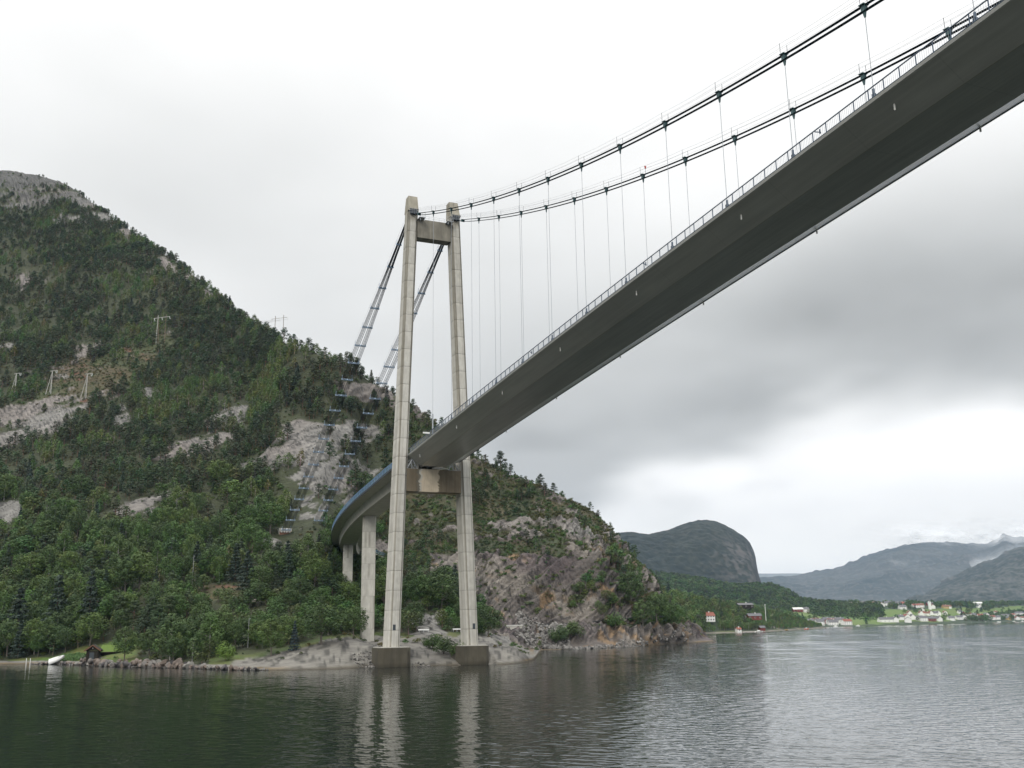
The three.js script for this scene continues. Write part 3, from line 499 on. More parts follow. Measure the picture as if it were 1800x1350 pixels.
// ---------------------------------------------------------------- bridge tower
const legT = (h) => 9.02 - 0.0365 * (h - 4), legDepth = (h) => lerp(5.2, 3.2, (h - 4) / 101);
const concreteTone = (k, warm = 0) => [k, k * (1 - 0.045 * warm), k * (1 - 0.15 * warm)];
function liftGeometry(h0, h1, side, inset, seedShift) {
  const a = 1.3, c = 0.58, faces = [], H = [[h0, inset], [h0 + 0.05, 0], [lerp(h0, h1, 0.2), 0], [lerp(h0, h1, 0.4), 0], [lerp(h0, h1, 0.6), 0], [lerp(h0, h1, 0.8), 0], [h1 - 0.05, 0], [h1, inset]];
  const corner = (h, g) => { const b = legDepth(h) / 2 - g, w = a - g; return [[b, -w + c], [b, w - c], [b - c, w], [-b + c, w], [-b, w - c], [-b, -w + c], [-b + c, -w], [b - c, -w]]; };
  for (let f = 0; f < 8; f++) {
    const nu = 5;
    faces.push(grid(nu, H.length - 1, (i, j) => { const [h, g] = H[j], q = corner(h, g), p0 = q[f], p1 = q[(f + 1) % 8], u = i / nu, t = legT(h) * side; return [lerp(p0[0], p1[0], u), h, t + lerp(p0[1], p1[1], u)]; }, (i, j) => {
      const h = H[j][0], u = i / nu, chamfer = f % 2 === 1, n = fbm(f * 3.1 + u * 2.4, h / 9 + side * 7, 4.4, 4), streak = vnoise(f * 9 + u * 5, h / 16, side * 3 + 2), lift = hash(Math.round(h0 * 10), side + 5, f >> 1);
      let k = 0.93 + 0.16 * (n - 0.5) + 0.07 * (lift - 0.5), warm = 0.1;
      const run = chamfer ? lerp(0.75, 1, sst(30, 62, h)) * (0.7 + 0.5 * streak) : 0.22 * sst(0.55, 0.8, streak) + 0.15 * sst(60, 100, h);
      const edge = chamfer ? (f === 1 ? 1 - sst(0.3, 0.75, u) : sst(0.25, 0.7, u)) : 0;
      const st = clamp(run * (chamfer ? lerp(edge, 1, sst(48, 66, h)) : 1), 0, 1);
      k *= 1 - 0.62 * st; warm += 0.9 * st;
      if (h > 103) { k *= 0.8; warm = 0.8; }
      if (j === 0 || j === H.length - 1) k *= 0.4;
      return concreteTone(k, warm);
    }, (i, j, p) => [f * 1.7 + i * 0.28 + seedShift, p[1]]));
  }
  return joinColored(faces);
}
function coloredBox(s0, s1, h0, h1, t0, t1, n, tone) {  // box whose front and back faces carry weathering
  const list = [], face = (nu, nv, f) => list.push(grid(nu, nv, (i, j) => f(i / nu, j / nv), (i, j, p) => tone(p[0], p[1], p[2]), (i, j, p) => [p[2] + p[0] * 0.7, p[1]]));
  face(n, Math.round(n / 2), (u, v) => [s1, lerp(h0, h1, v), lerp(t1, t0, u)]);
  face(n, Math.round(n / 2), (u, v) => [s0, lerp(h0, h1, v), lerp(t0, t1, u)]);
  face(4, 8, (u, v) => [lerp(s0, s1, u), lerp(h0, h1, v), t1]); face(4, 8, (u, v) => [lerp(s1, s0, u), lerp(h0, h1, v), t0]);
  face(n, 4, (u, v) => [lerp(s1, s0, v), h1, lerp(t1, t0, u)]); face(n, 4, (u, v) => [lerp(s0, s1, v), h0, lerp(t1, t0, u)]);
  return joinColored(list);
}
{
  const tower = bridgeThing('bridge_tower', 'tall two-legged pale concrete bridge tower standing on the shore rock', 'bridge tower');
  const joints = [4.05]; for (let h = 7.6; h < 104; h += 4.2) joints.push(h); joints.push(105.2);
  for (const side of [1, -1]) {
    const leg = new THREE.Group(); leg.name = 'leg'; tower.add(leg);
    tag(leg, side > 0 ? 'left leg of the tower with a dark seam down its face' : 'right leg of the tower passing behind the deck');
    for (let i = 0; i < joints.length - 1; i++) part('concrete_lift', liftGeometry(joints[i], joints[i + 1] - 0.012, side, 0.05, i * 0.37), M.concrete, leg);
    // raked cap above the saddle
    const capTone = (i, j, p) => { const n = fbm(p[0] * 2, p[1] * 0.8, p[2] * 2, 4), st = vnoise(p[2] * 3, p[1] * 0.2, 3.3); return concreteTone(0.60 + 0.3 * (n - 0.5) - 0.12 * st, 1.1); };
    const bottom = 105.2, top = 109.4, tc = (h) => legT(h) * side, ring = (h) => { const f = (h - bottom) / (top - bottom), sF = lerp(1.62, 0.55, f), sB = lerp(-1.6, -1.5, f), w = lerp(1.3, 1.12, f); return [[sF, -w], [sF, w], [sB, w], [sB, -w]]; };
    const list = [];
    for (let f = 0; f < 4; f++) list.push(grid(6, 6, (i, j) => { const h = lerp(bottom, top, j / 6), q = ring(h), A = q[f], C = q[(f + 1) % 4]; return [lerp(A[0], C[0], i / 6), h, tc(h) + lerp(A[1], C[1], i / 6)]; }, capTone, (i, j, p) => [i * 0.4 + f, p[1]]));
    const q = ring(top); list.push(grid(1, 1, (i, j) => [j ? q[2][0] : q[0][0], top, tc(top) + (i ? 1.12 : -1.12)], capTone));
    part('leg_cap', joinColored(list), M.concrete, leg);
    // steel mouth of the cable saddle in front of the cap
    part('saddle_mouth', join([box(0.9, 1.1, 1.7, 1.85, 104.75, tc(104.75)), box(0.25, 0.14, 2.3, 2.1, 105.4, tc(105))]), M.darkSteel, leg);
    const grate = []; for (let i = 0; i < 5; i++) grate.push(rod(V(2.4, 104.2, tc(104) - 1.1 + i * 0.55), V(2.4, 105.5, tc(104) - 1.1 + i * 0.55), 0.02)); grate.push(rod(V(2.4, 105.5, tc(104) - 1.1), V(2.4, 105.5, tc(104) + 1.1), 0.025), rod(V(2.4, 105.1, tc(104) - 1.1), V(2.4, 105.1, tc(104) + 1.1), 0.03));
    part('saddle_railing', join(grate), M.galv, leg);
    // foot block in the water
    const blockTone = (i, j, p) => { const n = fbm(p[0] * 0.7 + 3, p[1] * 0.5, p[2] * 0.7 + side * 9, 4), st = vnoise(p[2] * 2.2 + p[0] * 2.2, p[1] * 0.12, 6.6 + side), wt = sst(0.8, 0.93, vnoise(p[2] * 4 + p[0] * 4, p[1] * 0.25, 1.6 + side)) * sst(0.6, 1.6, p[1]); let k = 0.135 + 0.10 * (n - 0.5) + 0.06 * (st - 0.5); k = lerp(k, 0.62, wt * 0.8); k *= lerp(0.55, 1, sst(0.1, 0.9, p[1])); return concreteTone(k, p[1] < 0.5 ? 2.2 : 1.9); };
    const bl = [], tB = legT(4) * side, sz = 3.55, ch = 0.95, Q = [[sz, -sz + ch], [sz, sz - ch], [sz - ch, sz], [-sz + ch, sz], [-sz, sz - ch], [-sz, -sz + ch], [-sz + ch, -sz], [sz - ch, -sz]];
    for (let f = 0; f < 8; f++) bl.push(grid(f % 2 ? 4 : 14, 14, (i, j) => { const A = Q[f], C = Q[(f + 1) % 8], u = i / (f % 2 ? 4 : 14); return [lerp(A[0], C[0], u), lerp(-3, 3.98, j / 14), tB + lerp(A[1], C[1], u)]; }, blockTone, (i, j, p) => [i * 0.4 + f, p[1]]));
    for (let f = 0; f < 8; f++) bl.push(grid(1, 1, (i, j) => (j ? [0, 4.02, tB] : [Q[(f + i) % 8][0], 3.98, tB + Q[(f + i) % 8][1]]), () => concreteTone(0.42, 0.7)));
    part('foot_block', joinColored(bl), M.concrete, tower).userData.label = side > 0 ? 'brown-stained foot block of the left leg in the water' : 'brown-stained foot block of the right leg in the water';
    part('foot_rim', box(6.2, 0.12, 6.2, 0, 4.06, tB), M.concretePlain, tower);
    part('inspection_hatch', box(0.06, 1.2, 0.6, legDepth(8) / 2 + 0.02, 8.2, legT(8) * side + 0.25 * side), M.darkSteel, leg);
  }
  const upTone = (s, h, t) => { const n = fbm(s, h * 0.6, t * 0.8, 4), st = vnoise(t * 2.2 + 9, h * 0.15, 2.2); return concreteTone(0.50 + 0.25 * (n - 0.5) - 0.22 * st, 1.0); };
  part('upper_crossbeam', coloredBox(-1.35, 1.35, 98.7, 103.4, -legT(101) + 1.3, legT(101) - 1.3, 28, upTone), M.concrete, tower);
  const lowTone = (s, h, t) => { const n = fbm(s, h * 0.6, t * 0.8 + 3, 4), jag = 0.9 * (vnoise(1.5, h * 1.5, 3) - 0.5) + 0.5 * (vnoise(4.5, h * 4, 8) - 0.5), clean = sst(-1.15, -0.95, t + jag) * (1 - sst(3.35, 3.55, t + jag)), st = vnoise(t * 2.4, h * 0.1, 7.7), rust = sst(0.5, 0.1, Math.abs(t + jag - 3.5)) * 0.5; const k = lerp(0.20 + 0.10 * st + 0.06 * (n - 0.5), 0.84 + 0.2 * (n - 0.5), s > 0 ? clean : 0.4), c = concreteTone(k, lerp(1.15, 0.3, clean)); return [c[0] * (1 + 0.25 * rust), c[1], c[2] * (1 - 0.3 * rust)]; };
  part('lower_crossbeam', coloredBox(-1.9, 1.9, 37.7, 42.8, -legT(40) + 1.25, legT(40) - 1.25, 64, lowTone), M.concrete, tower);
  // bearing trestles on the lower beam
  for (const side of [1, -1]) {
    const l = [], z = side * 4.9; l.push(rod(V(1.2, 42.8, z - 1.2), V(1.2, 45, z + 0.1), 0.16), rod(V(1.2, 42.8, z + 1.3), V(1.2, 45, z + 0.1), 0.16), rod(V(-1.2, 42.8, z - 1.2), V(-1.2, 45, z), 0.16), rod(V(1.2, 42.8, z + 0.2), V(1.2, 44.8, z + 0.2), 0.1));
    l.push(box(2.6, 0.14, 2.6, 0, 42.9, z), box(2.6, 0.3, 0.7, 0, 45, z)); part('bearing_trestle', join(l), M.galv, tower);
  }
  const rl = []; for (let i = 0; i <= 8; i++) { const t = lerp(-6.2, 6.2, i / 8); rl.push(rod(V(1.85, 42.8, t), V(1.85, 43.9, t), 0.035)); } rl.push(rod(V(1.85, 43.9, -6.2), V(1.85, 43.9, 6.2), 0.035), rod(V(1.85, 43.4, -6.2), V(1.85, 43.4, 6.2), 0.03));
  part('beam_railing', join(rl), M.galv, tower);
  part('pipe_run', join([rod(V(1.6, 43.05, -3.4), V(1.6, 43.1, 0.4), 0.13), rod(V(1.6, 43.3, -2.6), V(1.6, 43.2, -0.4), 0.1)]), M.fascia, tower);
  for (const side of [1, -1]) {  // platforms with rails beside the saddles, and a rope rail over the beam
    const z = side * (legT(103) - 1.9), l = [box(2.4, 0.12, 1.5, 2.0, 103.2, z), box(0.12, 0.7, 0.12, 2.9, 102.8, z - 0.5), box(0.12, 0.7, 0.12, 2.9, 102.8, z + 0.5)];
    for (const q of [-0.7, 0, 0.7]) l.push(rod(V(3.1, 103.2, z + q), V(3.1, 104.4, z + q), 0.035)); l.push(rod(V(3.1, 104.4, z - 0.7), V(3.1, 104.4, z + 0.7), 0.035), rod(V(3.1, 103.8, z - 0.7), V(3.1, 103.8, z + 0.7), 0.03));
    part('platform', join(l), M.galv, tower);
  }
  part('top_rail', join([rod(V(1.2, 104.4, -4), V(1.2, 104.4, 4), 0.022), rod(V(1.2, 103.9, -4), V(1.2, 103.9, 4), 0.022), ...[-2.6, -1.3, 0, 1.3, 2.6].map((t) => rod(V(1.2, 103.4, t), V(1.2, 104.4, t), 0.025))]), M.galv, tower);
}

// ---------------------------------------------------------------- suspended deck
const edgeH = (s) => (s <= 223 ? 45.5 + 0.08 * s - 0.0001 * s * s : edgeH(446 - s));
const cableH = (s) => 104.867 - 4 * 44.016 * s / 446 * (1 - s / 446), CABLE_T = 5.451;
{
  const deck = bridgeThing('bridge_deck', 'long grey steel box deck sweeping overhead from the tower to the upper right', 'bridge deck');
  const frames = []; for (let s = 1.6; s <= 444; s += 6) frames.push({ p: V(s, edgeH(s), 0), n: V(0, 0, 1) });
  const prof = [[6.08, 0.1], [3.15, -2.04], [-3.15, -2.04], [-6.08, -0.82], [-6.2, 0.36], [-5.4, 0.42], [5.4, 0.42], [6.2, 0.36]];
  const under = [sweep(frames, [prof[2], prof[1], prof[0]], false)];
  part('sheen_panel', sweep(frames, [prof[3], prof[2]], false), M.fairing, deck);  // right sloping girder panel, its grazing sky sheen painted as a paler colour
  const endCap = (s, flip) => { const sh = new THREE.Shape(prof.map(([t, h]) => new THREE.Vector2(t, h))), g = new THREE.ShapeGeometry(sh); g.applyMatrix4(new THREE.Matrix4().makeBasis(V(0, 0, 1), V(0, 1, 0), V(-1, 0, 0))); return g.translate(s, edgeH(s), 0); };
  part('girder', join([...under, endCap(1.6), endCap(443.6)]), M.deckPaint, deck);
  for (const q of [[prof[4], prof[3]], [prof[0], prof[7]]]) part('fascia', sweep(frames, q, false), M.fascia, deck);
  part('edge_lip', sweep(frames, [[-6.02, -0.9], [-6.16, -0.9], [-6.2, -0.7], [-6.1, -0.7]]), M.darkSteel, deck);
  part('roadway', sweep(frames, [prof[7], prof[6], prof[5], prof[4]], false), M.asphalt, deck);
  for (const t of [3.15, -3.15]) part('seam', sweep(frames, [[t + 0.03, -2.052], [t - 0.03, -2.052]], false), M.deckSeam, deck);
  const outlet = rod(V(0, -0.36, 0), V(0, 0.36, 0), 0.1, 8);
  for (let s = 6.6; s < 200; s += 24.05) for (const side of [1, -1]) part('drain_pipe', outlet, M.fascia, deck).position.set(s, edgeH(s) + (side > 0 ? -1.0 : -1.1), side * (side > 0 ? 4.9 : 5.8));
  const post = join([box(0.07, 1.22, 0.09, 0, 0.61, 0), box(0.12, 0.08, 0.12, 0, 0.04, 0)]);
  for (let s = 3; s < 180; s += 2) part('railing_post', post, M.railBlue, deck).position.set(s, edgeH(s) + 0.36, 6.05);
  const far = []; for (let s = 180; s < 300; s += 2) far.push(post.clone().translate(s, edgeH(s) + 0.36, 6.05)); for (let s = 3; s < 300; s += 2) far.push(post.clone().translate(s, edgeH(s) + 0.36, -6.05));
  part('railing_posts', join(far), M.railBlue, deck).userData.kind = 'stuff';
  for (const side of [1, -1]) {
    part('handrail', sweep(frames, [[side * 6.05 - 0.06, 1.56], [side * 6.05 + 0.06, 1.56], [side * 6.05 + 0.06, 1.63], [side * 6.05 - 0.06, 1.63]]), M.railBlue, deck);
    part('bottom_rail', sweep(frames, [[side * 6.05 - 0.04, 0.5], [side * 6.05 + 0.04, 0.5], [side * 6.05 + 0.04, 0.55], [side * 6.05 - 0.04, 0.55]]), M.railBlue, deck);
  }
  const bal = [], rodB = new THREE.BoxGeometry(0.018, 1.0, 0.018); for (let s = 3; s < 182; s += 0.25) bal.push(rodB.clone().translate(s, edgeH(s) + 1.05, 6.05));
  part('balusters', join(bal), M.galv, deck).userData.kind = 'stuff';
  // two lamp brackets hung on the left rail
  for (const s of [70.5, 107.5, 142]) part('rail_bracket', join([box(0.9, 0.1, 0.1, 0, 0, 0, 0, 0, -0.5), box(0.1, 0.5, 0.1, 0.3, -0.1, 0)]), M.railBlue, deck).position.set(s, edgeH(s) + 1.05, 6.25);
  part('sign_plate', box(0.1, 0.35, 1.5), M.white, deck).position.set(17.2, edgeH(17) + 1.2, 6.9);
}

// ---------------------------------------------------------------- main cables with clamps, back stays, hangers
const hangerS = (i) => 17.117 + 12 * i;
const STRANDS = []; for (const dy of [0.29, -0.29]) for (const dt of [-0.135, 0, 0.135]) STRANDS.push([dy, dt]);
for (const side of [1, -1]) {
  const name = side > 0 ? 'left' : 'right', t0 = CABLE_T * side;
  const cab = bridgeThing('main_cable', side > 0 ? 'upper one of the two dark main cables curving down from the tower top' : 'lower one of the two dark main cables, meeting the deck rail at top right', 'bridge cable');
  for (const [dy, dt] of STRANDS) { const pts = []; for (let s = 1.8; s <= 440; s += 3) pts.push(V(s, cableH(s) + dy * Math.min(1, (s - 0.8) / 9), t0 + dt)); part('strand', wire(pts, 0.05, 6), M.cable, cab); }
  const clampG = join([box(0.5, 0.64, 0.4), box(0.7, 0.1, 0.72, -0.08, 0.36, 0)]), plateG = (() => { const sh = new THREE.Shape([new THREE.Vector2(-0.26, -0.25), new THREE.Vector2(-0.07, -1.0), new THREE.Vector2(0.07, -1.0), new THREE.Vector2(0.26, -0.25)]); return new THREE.ExtrudeGeometry(sh, { depth: 0.12, bevelEnabled: false }).translate(0, 0, -0.06); })(), postG = rod(V(0, 0.4, 0), V(0, 1.55, 0), 0.028);
  for (let i = -0.4; i < 34; i = i < 0 ? 0 : i + 1) {
    const s = hangerS(i), slope = Math.atan((cableH(s + 0.5) - cableH(s - 0.5)));
    if (i < 0) continue;
    const c = part('clamp', clampG, M.clampPaint, cab); c.position.set(s, cableH(s), t0); c.rotation.z = slope;
    const pl = part('hanger_plate', plateG, M.clampPaint, c); pl.rotation.z = -slope;
    for (const q of [0.48, -0.48]) { const po = part('rope_post', postG, M.darkSteel, c); po.position.set(0, 0, q); po.rotation.z = -slope; }
  }
  const collar = part('collar', box(0.7, 0.62, 0.7), M.clampPaint, cab); collar.position.set(6.5, cableH(6.5), t0); collar.rotation.z = Math.atan(cableH(7) - cableH(6)) ;
  for (const q of [0.48, -0.48]) for (const hh of [1.5, 1.0]) { const pts = []; for (let i = -1; i < 26; i++) for (let f = 0; f < 4; f++) { const s = i < 0 ? lerp(3, hangerS(0), f / 4) : hangerS(i) + 3 * f, u = i < 0 ? 0 : f / 4; const a = i < 0 ? cableH(s) : lerp(cableH(hangerS(i)), cableH(hangerS(i + 1)), u); pts.push(V(s, a + hh - 0.12 * Math.sin(Math.PI * u), t0 + q)); } part('hand_rope', wire(pts, 0.011, 4), M.wireGrey, cab); }
  if (side < 0) part('warning_lamp', join([box(0.18, 0.25, 0.18), box(0.1, 0.2, 0.3, 0, 0.2, 0)]), M.redLamp, cab).position.set(hangerS(6), cableH(hangerS(6)) + 1.6, t0 - 0.48);

  // hangers
  const socket = join([rod(V(0, 0, 0), V(0, 0.7, 0), 0.13, 8), box(0.34, 0.36, 0.3, 0, 0, 0)]);
  const ORD = ['first', 'second', 'third', 'fourth', 'fifth', 'sixth', 'seventh', 'eighth', 'ninth', 'tenth', 'eleventh', 'twelfth', 'thirteenth'];
  for (let i = 0; i < 34; i++) {
    const s = hangerS(i), top = cableH(s) - 1.0, bot = edgeH(s) + 1.1; if (top < bot + 0.4) continue;
    const h = thing('hanger', side > 0 ? (ORD[i] ?? 'far') + ' thin hanger from the tower on the upper main cable' : (ORD[i] ?? 'far') + ' thin hanger from the tower on the lower main cable', 'hanger', B(s, bot, t0), TURN, 'hangers between the ' + name + ' cable and the deck');
    if (i > 12) h.userData.label = side > 0 ? 'hanger of the upper cable beyond the top of the picture' : 'hanger of the lower cable hidden behind the deck';
    part('rope', rod(V(0, 0.6, 0), V(0, top - bot, 0), 0.034, 6), M.hangerSteel, h);
    part('socket', socket, i > 0 ? M.railBlue : M.galv, h);
    if (i === 0) part('guard_pipe', rod(V(0, 0.5, 0), V(0, 4.3, 0), 0.16, 8), M.galv, h);
  }

  // back stay: six strands fanning out to the rock anchor, held apart by spacers
  const s1 = side > 0 ? -153.7 : -158.3, h1 = side > 0 ? 41.9 : 42.5, stay = bridgeThing('back_stay', side > 0 ? 'left back stay of parallel cables running down from the tower to the hillside anchor' : 'right back stay running down behind the left tower leg to the hillside anchor', 'bridge cable');
  const at = (u, w) => V(lerp(-1.8, s1, u), lerp(104.7, h1, u) - 4 * 1.6 * u * (1 - u), t0 + w * lerp(0.4, 1.45, sst(0, 0.35, u)));
  for (const w of [-1, -0.76, -0.52, -0.24, 0.24, 0.52, 0.76, 1]) { const pts = []; for (let u = 0; u <= 1.0001; u += 0.04) pts.push(at(u, w)); part('strand', wire(pts, 0.074, 6), M.stayCable, stay); }
  for (let n = 0; n < 20; n++) {
    const u = 0.055 + n * 0.0485, p = at(u, 0), half = at(u, 1).z - p.z + 0.2, slope = Math.atan2(at(u - 0.01, 0).y - at(u + 0.01, 0).y, at(u - 0.01, 0).x - at(u + 0.01, 0).x);
    const sp = new THREE.Group(); sp.name = 'spacer'; sp.position.copy(p); stay.add(sp);
    const bars = part('crossbar', join([box(0.2, 0.14, half * 2, 0, 0.14, 0), box(0.2, 0.14, half * 2, 0, -0.2, 0), box(0.3, 0.4, 0.24, 0, 0, half - 0.1), box(0.3, 0.4, 0.24, 0, 0, -half + 0.1), box(0.3, 0.4, 0.3)]), M.spacer, sp); bars.rotation.z = slope;
    for (const q of [half - 0.2, -half + 0.2]) part('rope_post', rod(V(0, 0.1, q), V(0, 1.35, q), 0.05), M.spacer, sp);
  }
  for (const q of [1, -1]) { const pts = []; for (let u = 0.02; u <= 1.001; u += 0.03) { const p = at(u, q); p.y += 1.25; pts.push(p); } part('hand_rope', wire(pts, 0.012, 4), M.wireGrey, stay); }

  // rock anchor
  const an = bridgeThing('cable_anchor', side > 0 ? 'left concrete cable anchor block half hidden in bushes on the slope' : 'right concrete cable anchor block with pale sockets on the slope', 'cable anchor');
  const ax = s1 + 0.8, ay = h1 + (side > 0 ? 0.9 : 1.6); const tilt = 0.38;
  part('block', box(4.2, 4.2, 4.6, 0, -0.9, 0, 0, 0, 0), M.concretePlain, an).position.set(ax - 1.2, ay, t0);
  part('front_plate', box(0.3, 2.6, 4.2), M.roofBrown, an).position.set(ax + 1.05, ay - 1.3, t0);
  for (const w of [-1.4, -0.45, 0.45, 1.4]) for (const dy of [0.55, -0.35]) part('socket', box(0.5, 0.62, 0.62), M.white, an).position.set(ax + 1.1, ay + 0.3 + dy, t0 + w);
}

// ---------------------------------------------------------------- curved approach viaduct behind the tower
const VIA = (l) => { const sc = 40.1, R = 321, f = Math.max(0, l - sc) / R, s = l < sc ? -l : -(sc + R * Math.sin(f)), t = l < sc ? 0 : -R * (1 - Math.cos(f)); return { p: V(s, 48.09 - 1.42 - 0.112 * l + 0.00031 * l * l - 0.7 * Math.max(0, 1 - l / 20), t), n: V(-Math.sin(f), 0, Math.cos(f)) }; };
{
  const via = bridgeThing('approach_viaduct', 'curved concrete approach viaduct with blue railing swinging behind the tower', 'viaduct');
  const fr = []; for (let l = 0.8; l <= 205; l += 4) fr.push(VIA(l));
  part('box_girder', sweep(fr, [[5.5, -0.35], [5.5, 0], [-5.5, 0], [-5.5, -0.35], [-3.1, -0.75], [-2.7, -3.0], [2.7, -3.0], [3.1, -0.75]]), M.concretePlain, via);
  part('roadway', sweep(fr, [[5.1, 0.03], [-5.1, 0.03]], false), M.asphalt, via);
  part('edge_beam', sweep(fr, [[5.62, -0.42], [5.62, 0.12], [5.3, 0.12], [5.3, 0.02], [5.502, -0.01], [5.502, -0.42]]), M.darkSteel, via);
  for (const side of [1, -1]) {
    for (const h of [0.35, 0.62, 0.89, 1.16]) part('rail', sweep(fr, [[side * 5.42 - 0.04, h], [side * 5.42 + 0.04, h], [side * 5.42 + 0.04, h + 0.1], [side * 5.42 - 0.04, h + 0.1]]), M.railPale, via);
    part('handrail', sweep(fr, [[side * 5.42 - 0.08, 1.38], [side * 5.42 + 0.08, 1.38], [side * 5.42 + 0.08, 1.5], [side * 5.42 - 0.08, 1.5]]), M.railPale, via);
  }
  const pg = box(0.1, 1.4, 0.1, 0, 0.7, 0); for (let l = 2; l < 200; l += 2.5) { const f = VIA(l); part('railing_post', pg, M.railPale, via).position.copy(f.p).addScaledVector(f.n, 5.42); }
  for (const [l, base, w] of [[56, 3.6, 3.5], [112, 13.4, 3.2]]) {
    const f = VIA(l), top = f.p.y - 3.0, h = top - base, col = new THREE.Group(); col.name = 'column'; via.add(col); col.position.set(f.p.x, base, f.p.z); col.rotation.y = Math.atan2(f.n.x, f.n.z);
    tag(col, l < 60 ? 'nearer concrete column of the viaduct' : 'farther concrete column of the viaduct');
    const n = Math.round(h / 4.4); for (let i = 0; i < n; i++) { const y0 = h * i / n, y1 = h * (i + 1) / n; const k = 0.86 + 0.2 * hash(i, l, 3); part('concrete_lift', liftBox(1.7, w, y0, y1, k, l + i), M.concrete, col); }
  }
  const end = VIA(205), ab = part('abutment', box(9, 12, 11, 0, -7.5, 0), M.concretePlain, via); ab.position.copy(end.p); ab.position.x -= 3; ab.rotation.y = Math.atan2(end.n.x, end.n.z);
}
function liftBox(d, w, y0, y1, k, seed) {
  const list = [], c = [[d / 2, -w / 2 + 0.12], [d / 2, w / 2 - 0.12], [d / 2 - 0.12, w / 2], [-d / 2 + 0.12, w / 2], [-d / 2, w / 2 - 0.12], [-d / 2, -w / 2 + 0.12], [-d / 2 + 0.12, -w / 2], [d / 2 - 0.12, -w / 2]], H = [[y0, 0.03], [y0 + 0.05, 0], [(y0 * 2 + y1) / 3, 0], [(y0 + 2 * y1) / 3, 0], [y1 - 0.05, 0], [y1, 0.03]];
  for (let f = 0; f < 8; f++) list.push(grid(f % 2 ? 1 : 6, 5, (i, j) => { const u = i / (f % 2 ? 1 : 6), A = c[f], C = c[(f + 1) % 8], q = 1 - H[j][1]; return [lerp(A[0], C[0], u) * q, H[j][0], lerp(A[1], C[1], u) * q]; }, (i, j, p) => { const n = fbm(p[2] * 1.2 + seed, p[1] * 0.3, p[0], 4), st = sst(0.62, 0.85, vnoise(p[2] * 3 + seed, p[1] * 0.14, 4.2)); return concreteTone(k * (0.92 + 0.3 * (n - 0.5)) * (1 - 0.4 * st) * (j === 0 || j === 5 ? 0.6 : 1), 0.15 + 0.5 * st); }, (i, j, p) => [p[2] + p[0], p[1] + seed]));
  return joinColored(list);
}

// ---------------------------------------------------------------- trees
function foliage(lobes, per, leaf, seed, tone, varied, droop = 0) {
  const r = rng(seed), pos = [], nor = [], col = [];
  lobes.forEach((L) => {
    const tint = 1 + (r() - 0.5) * varied, warm = (r() - 0.5) * 0.25 * varied, n = Math.round(per * (L[6] ?? 1));
    for (let i = 0; i < n; i++) {
      const a = r() * 6.2832, y = r() * 2 - 1, q = Math.sqrt(1 - y * y), rad = 0.55 + 0.5 * Math.pow(r(), 0.6), ox = Math.cos(a) * q, oy = y, oz = Math.sin(a) * q;
      const cx = L[0] + ox * L[3] * rad, cy = L[1] + oy * L[4] * rad - droop * rad * rad * L[3], cz = L[2] + oz * L[5] * rad;
      let nx = ox + (r() - 0.5) * 1.5, ny = oy * 0.8 + 0.5 + (r() - 0.5) * 1.3, nz = oz + (r() - 0.5) * 1.5; const nl = Math.hypot(nx, ny, nz) || 1; nx /= nl; ny /= nl; nz /= nl;
      let tx = -nz, ty = r() - 0.5 - droop * 1.2, tz = nx; const dt = tx * nx + ty * ny + tz * nz; tx -= dt * nx; ty -= dt * ny; tz -= dt * nz; const tl = Math.hypot(tx, ty, tz) || 1; tx /= tl; ty /= tl; tz /= tl;
      const bx = ny * tz - nz * ty, by = nz * tx - nx * tz, bz = nx * ty - ny * tx, s = leaf * (0.6 + 0.8 * r()), wv = s * (0.45 + 0.25 * r());
      const k = tint * (0.8 + 0.4 * r());
      for (const [u, v] of [[-s, -wv * 0.6], [s * 0.3, -wv], [s, wv * 0.8]]) { pos.push(cx + tx * u + bx * v, cy + ty * u + by * v, cz + tz * u + bz * v); nor.push(nx * 0.6 + ox * 0.4, ny * 0.6 + oy * 0.4 + 0.1, nz * 0.6 + oz * 0.4); col.push(tone[0] * k * (1 + warm), tone[1] * k, tone[2] * k * (1 - warm * 0.5)); }
    }
  });
  const g = new THREE.BufferGeometry(); g.setAttribute('position', new THREE.Float32BufferAttribute(pos, 3)); g.setAttribute('normal', new THREE.Float32BufferAttribute(nor, 3)); g.setAttribute('color', new THREE.Float32BufferAttribute(col, 3)); return g;
}
function limbs(list, tone) {  // tapered trunk and branches: [ax, ay, az, bx, by, bz, r0, r1]
  const gs = list.map((b) => { const g = rod(V(b[0], b[1], b[2]), V(b[3], b[4], b[5]), b[6], 5, b[7]).toNonIndexed(); g.deleteAttribute('uv'); const c = new Float32Array(g.attributes.position.count * 3); for (let i = 0; i < c.length; i += 3) c.set(tone, i); g.setAttribute('color', new THREE.BufferAttribute(c, 3)); return g; });
  return mergeGeometries(gs);
}
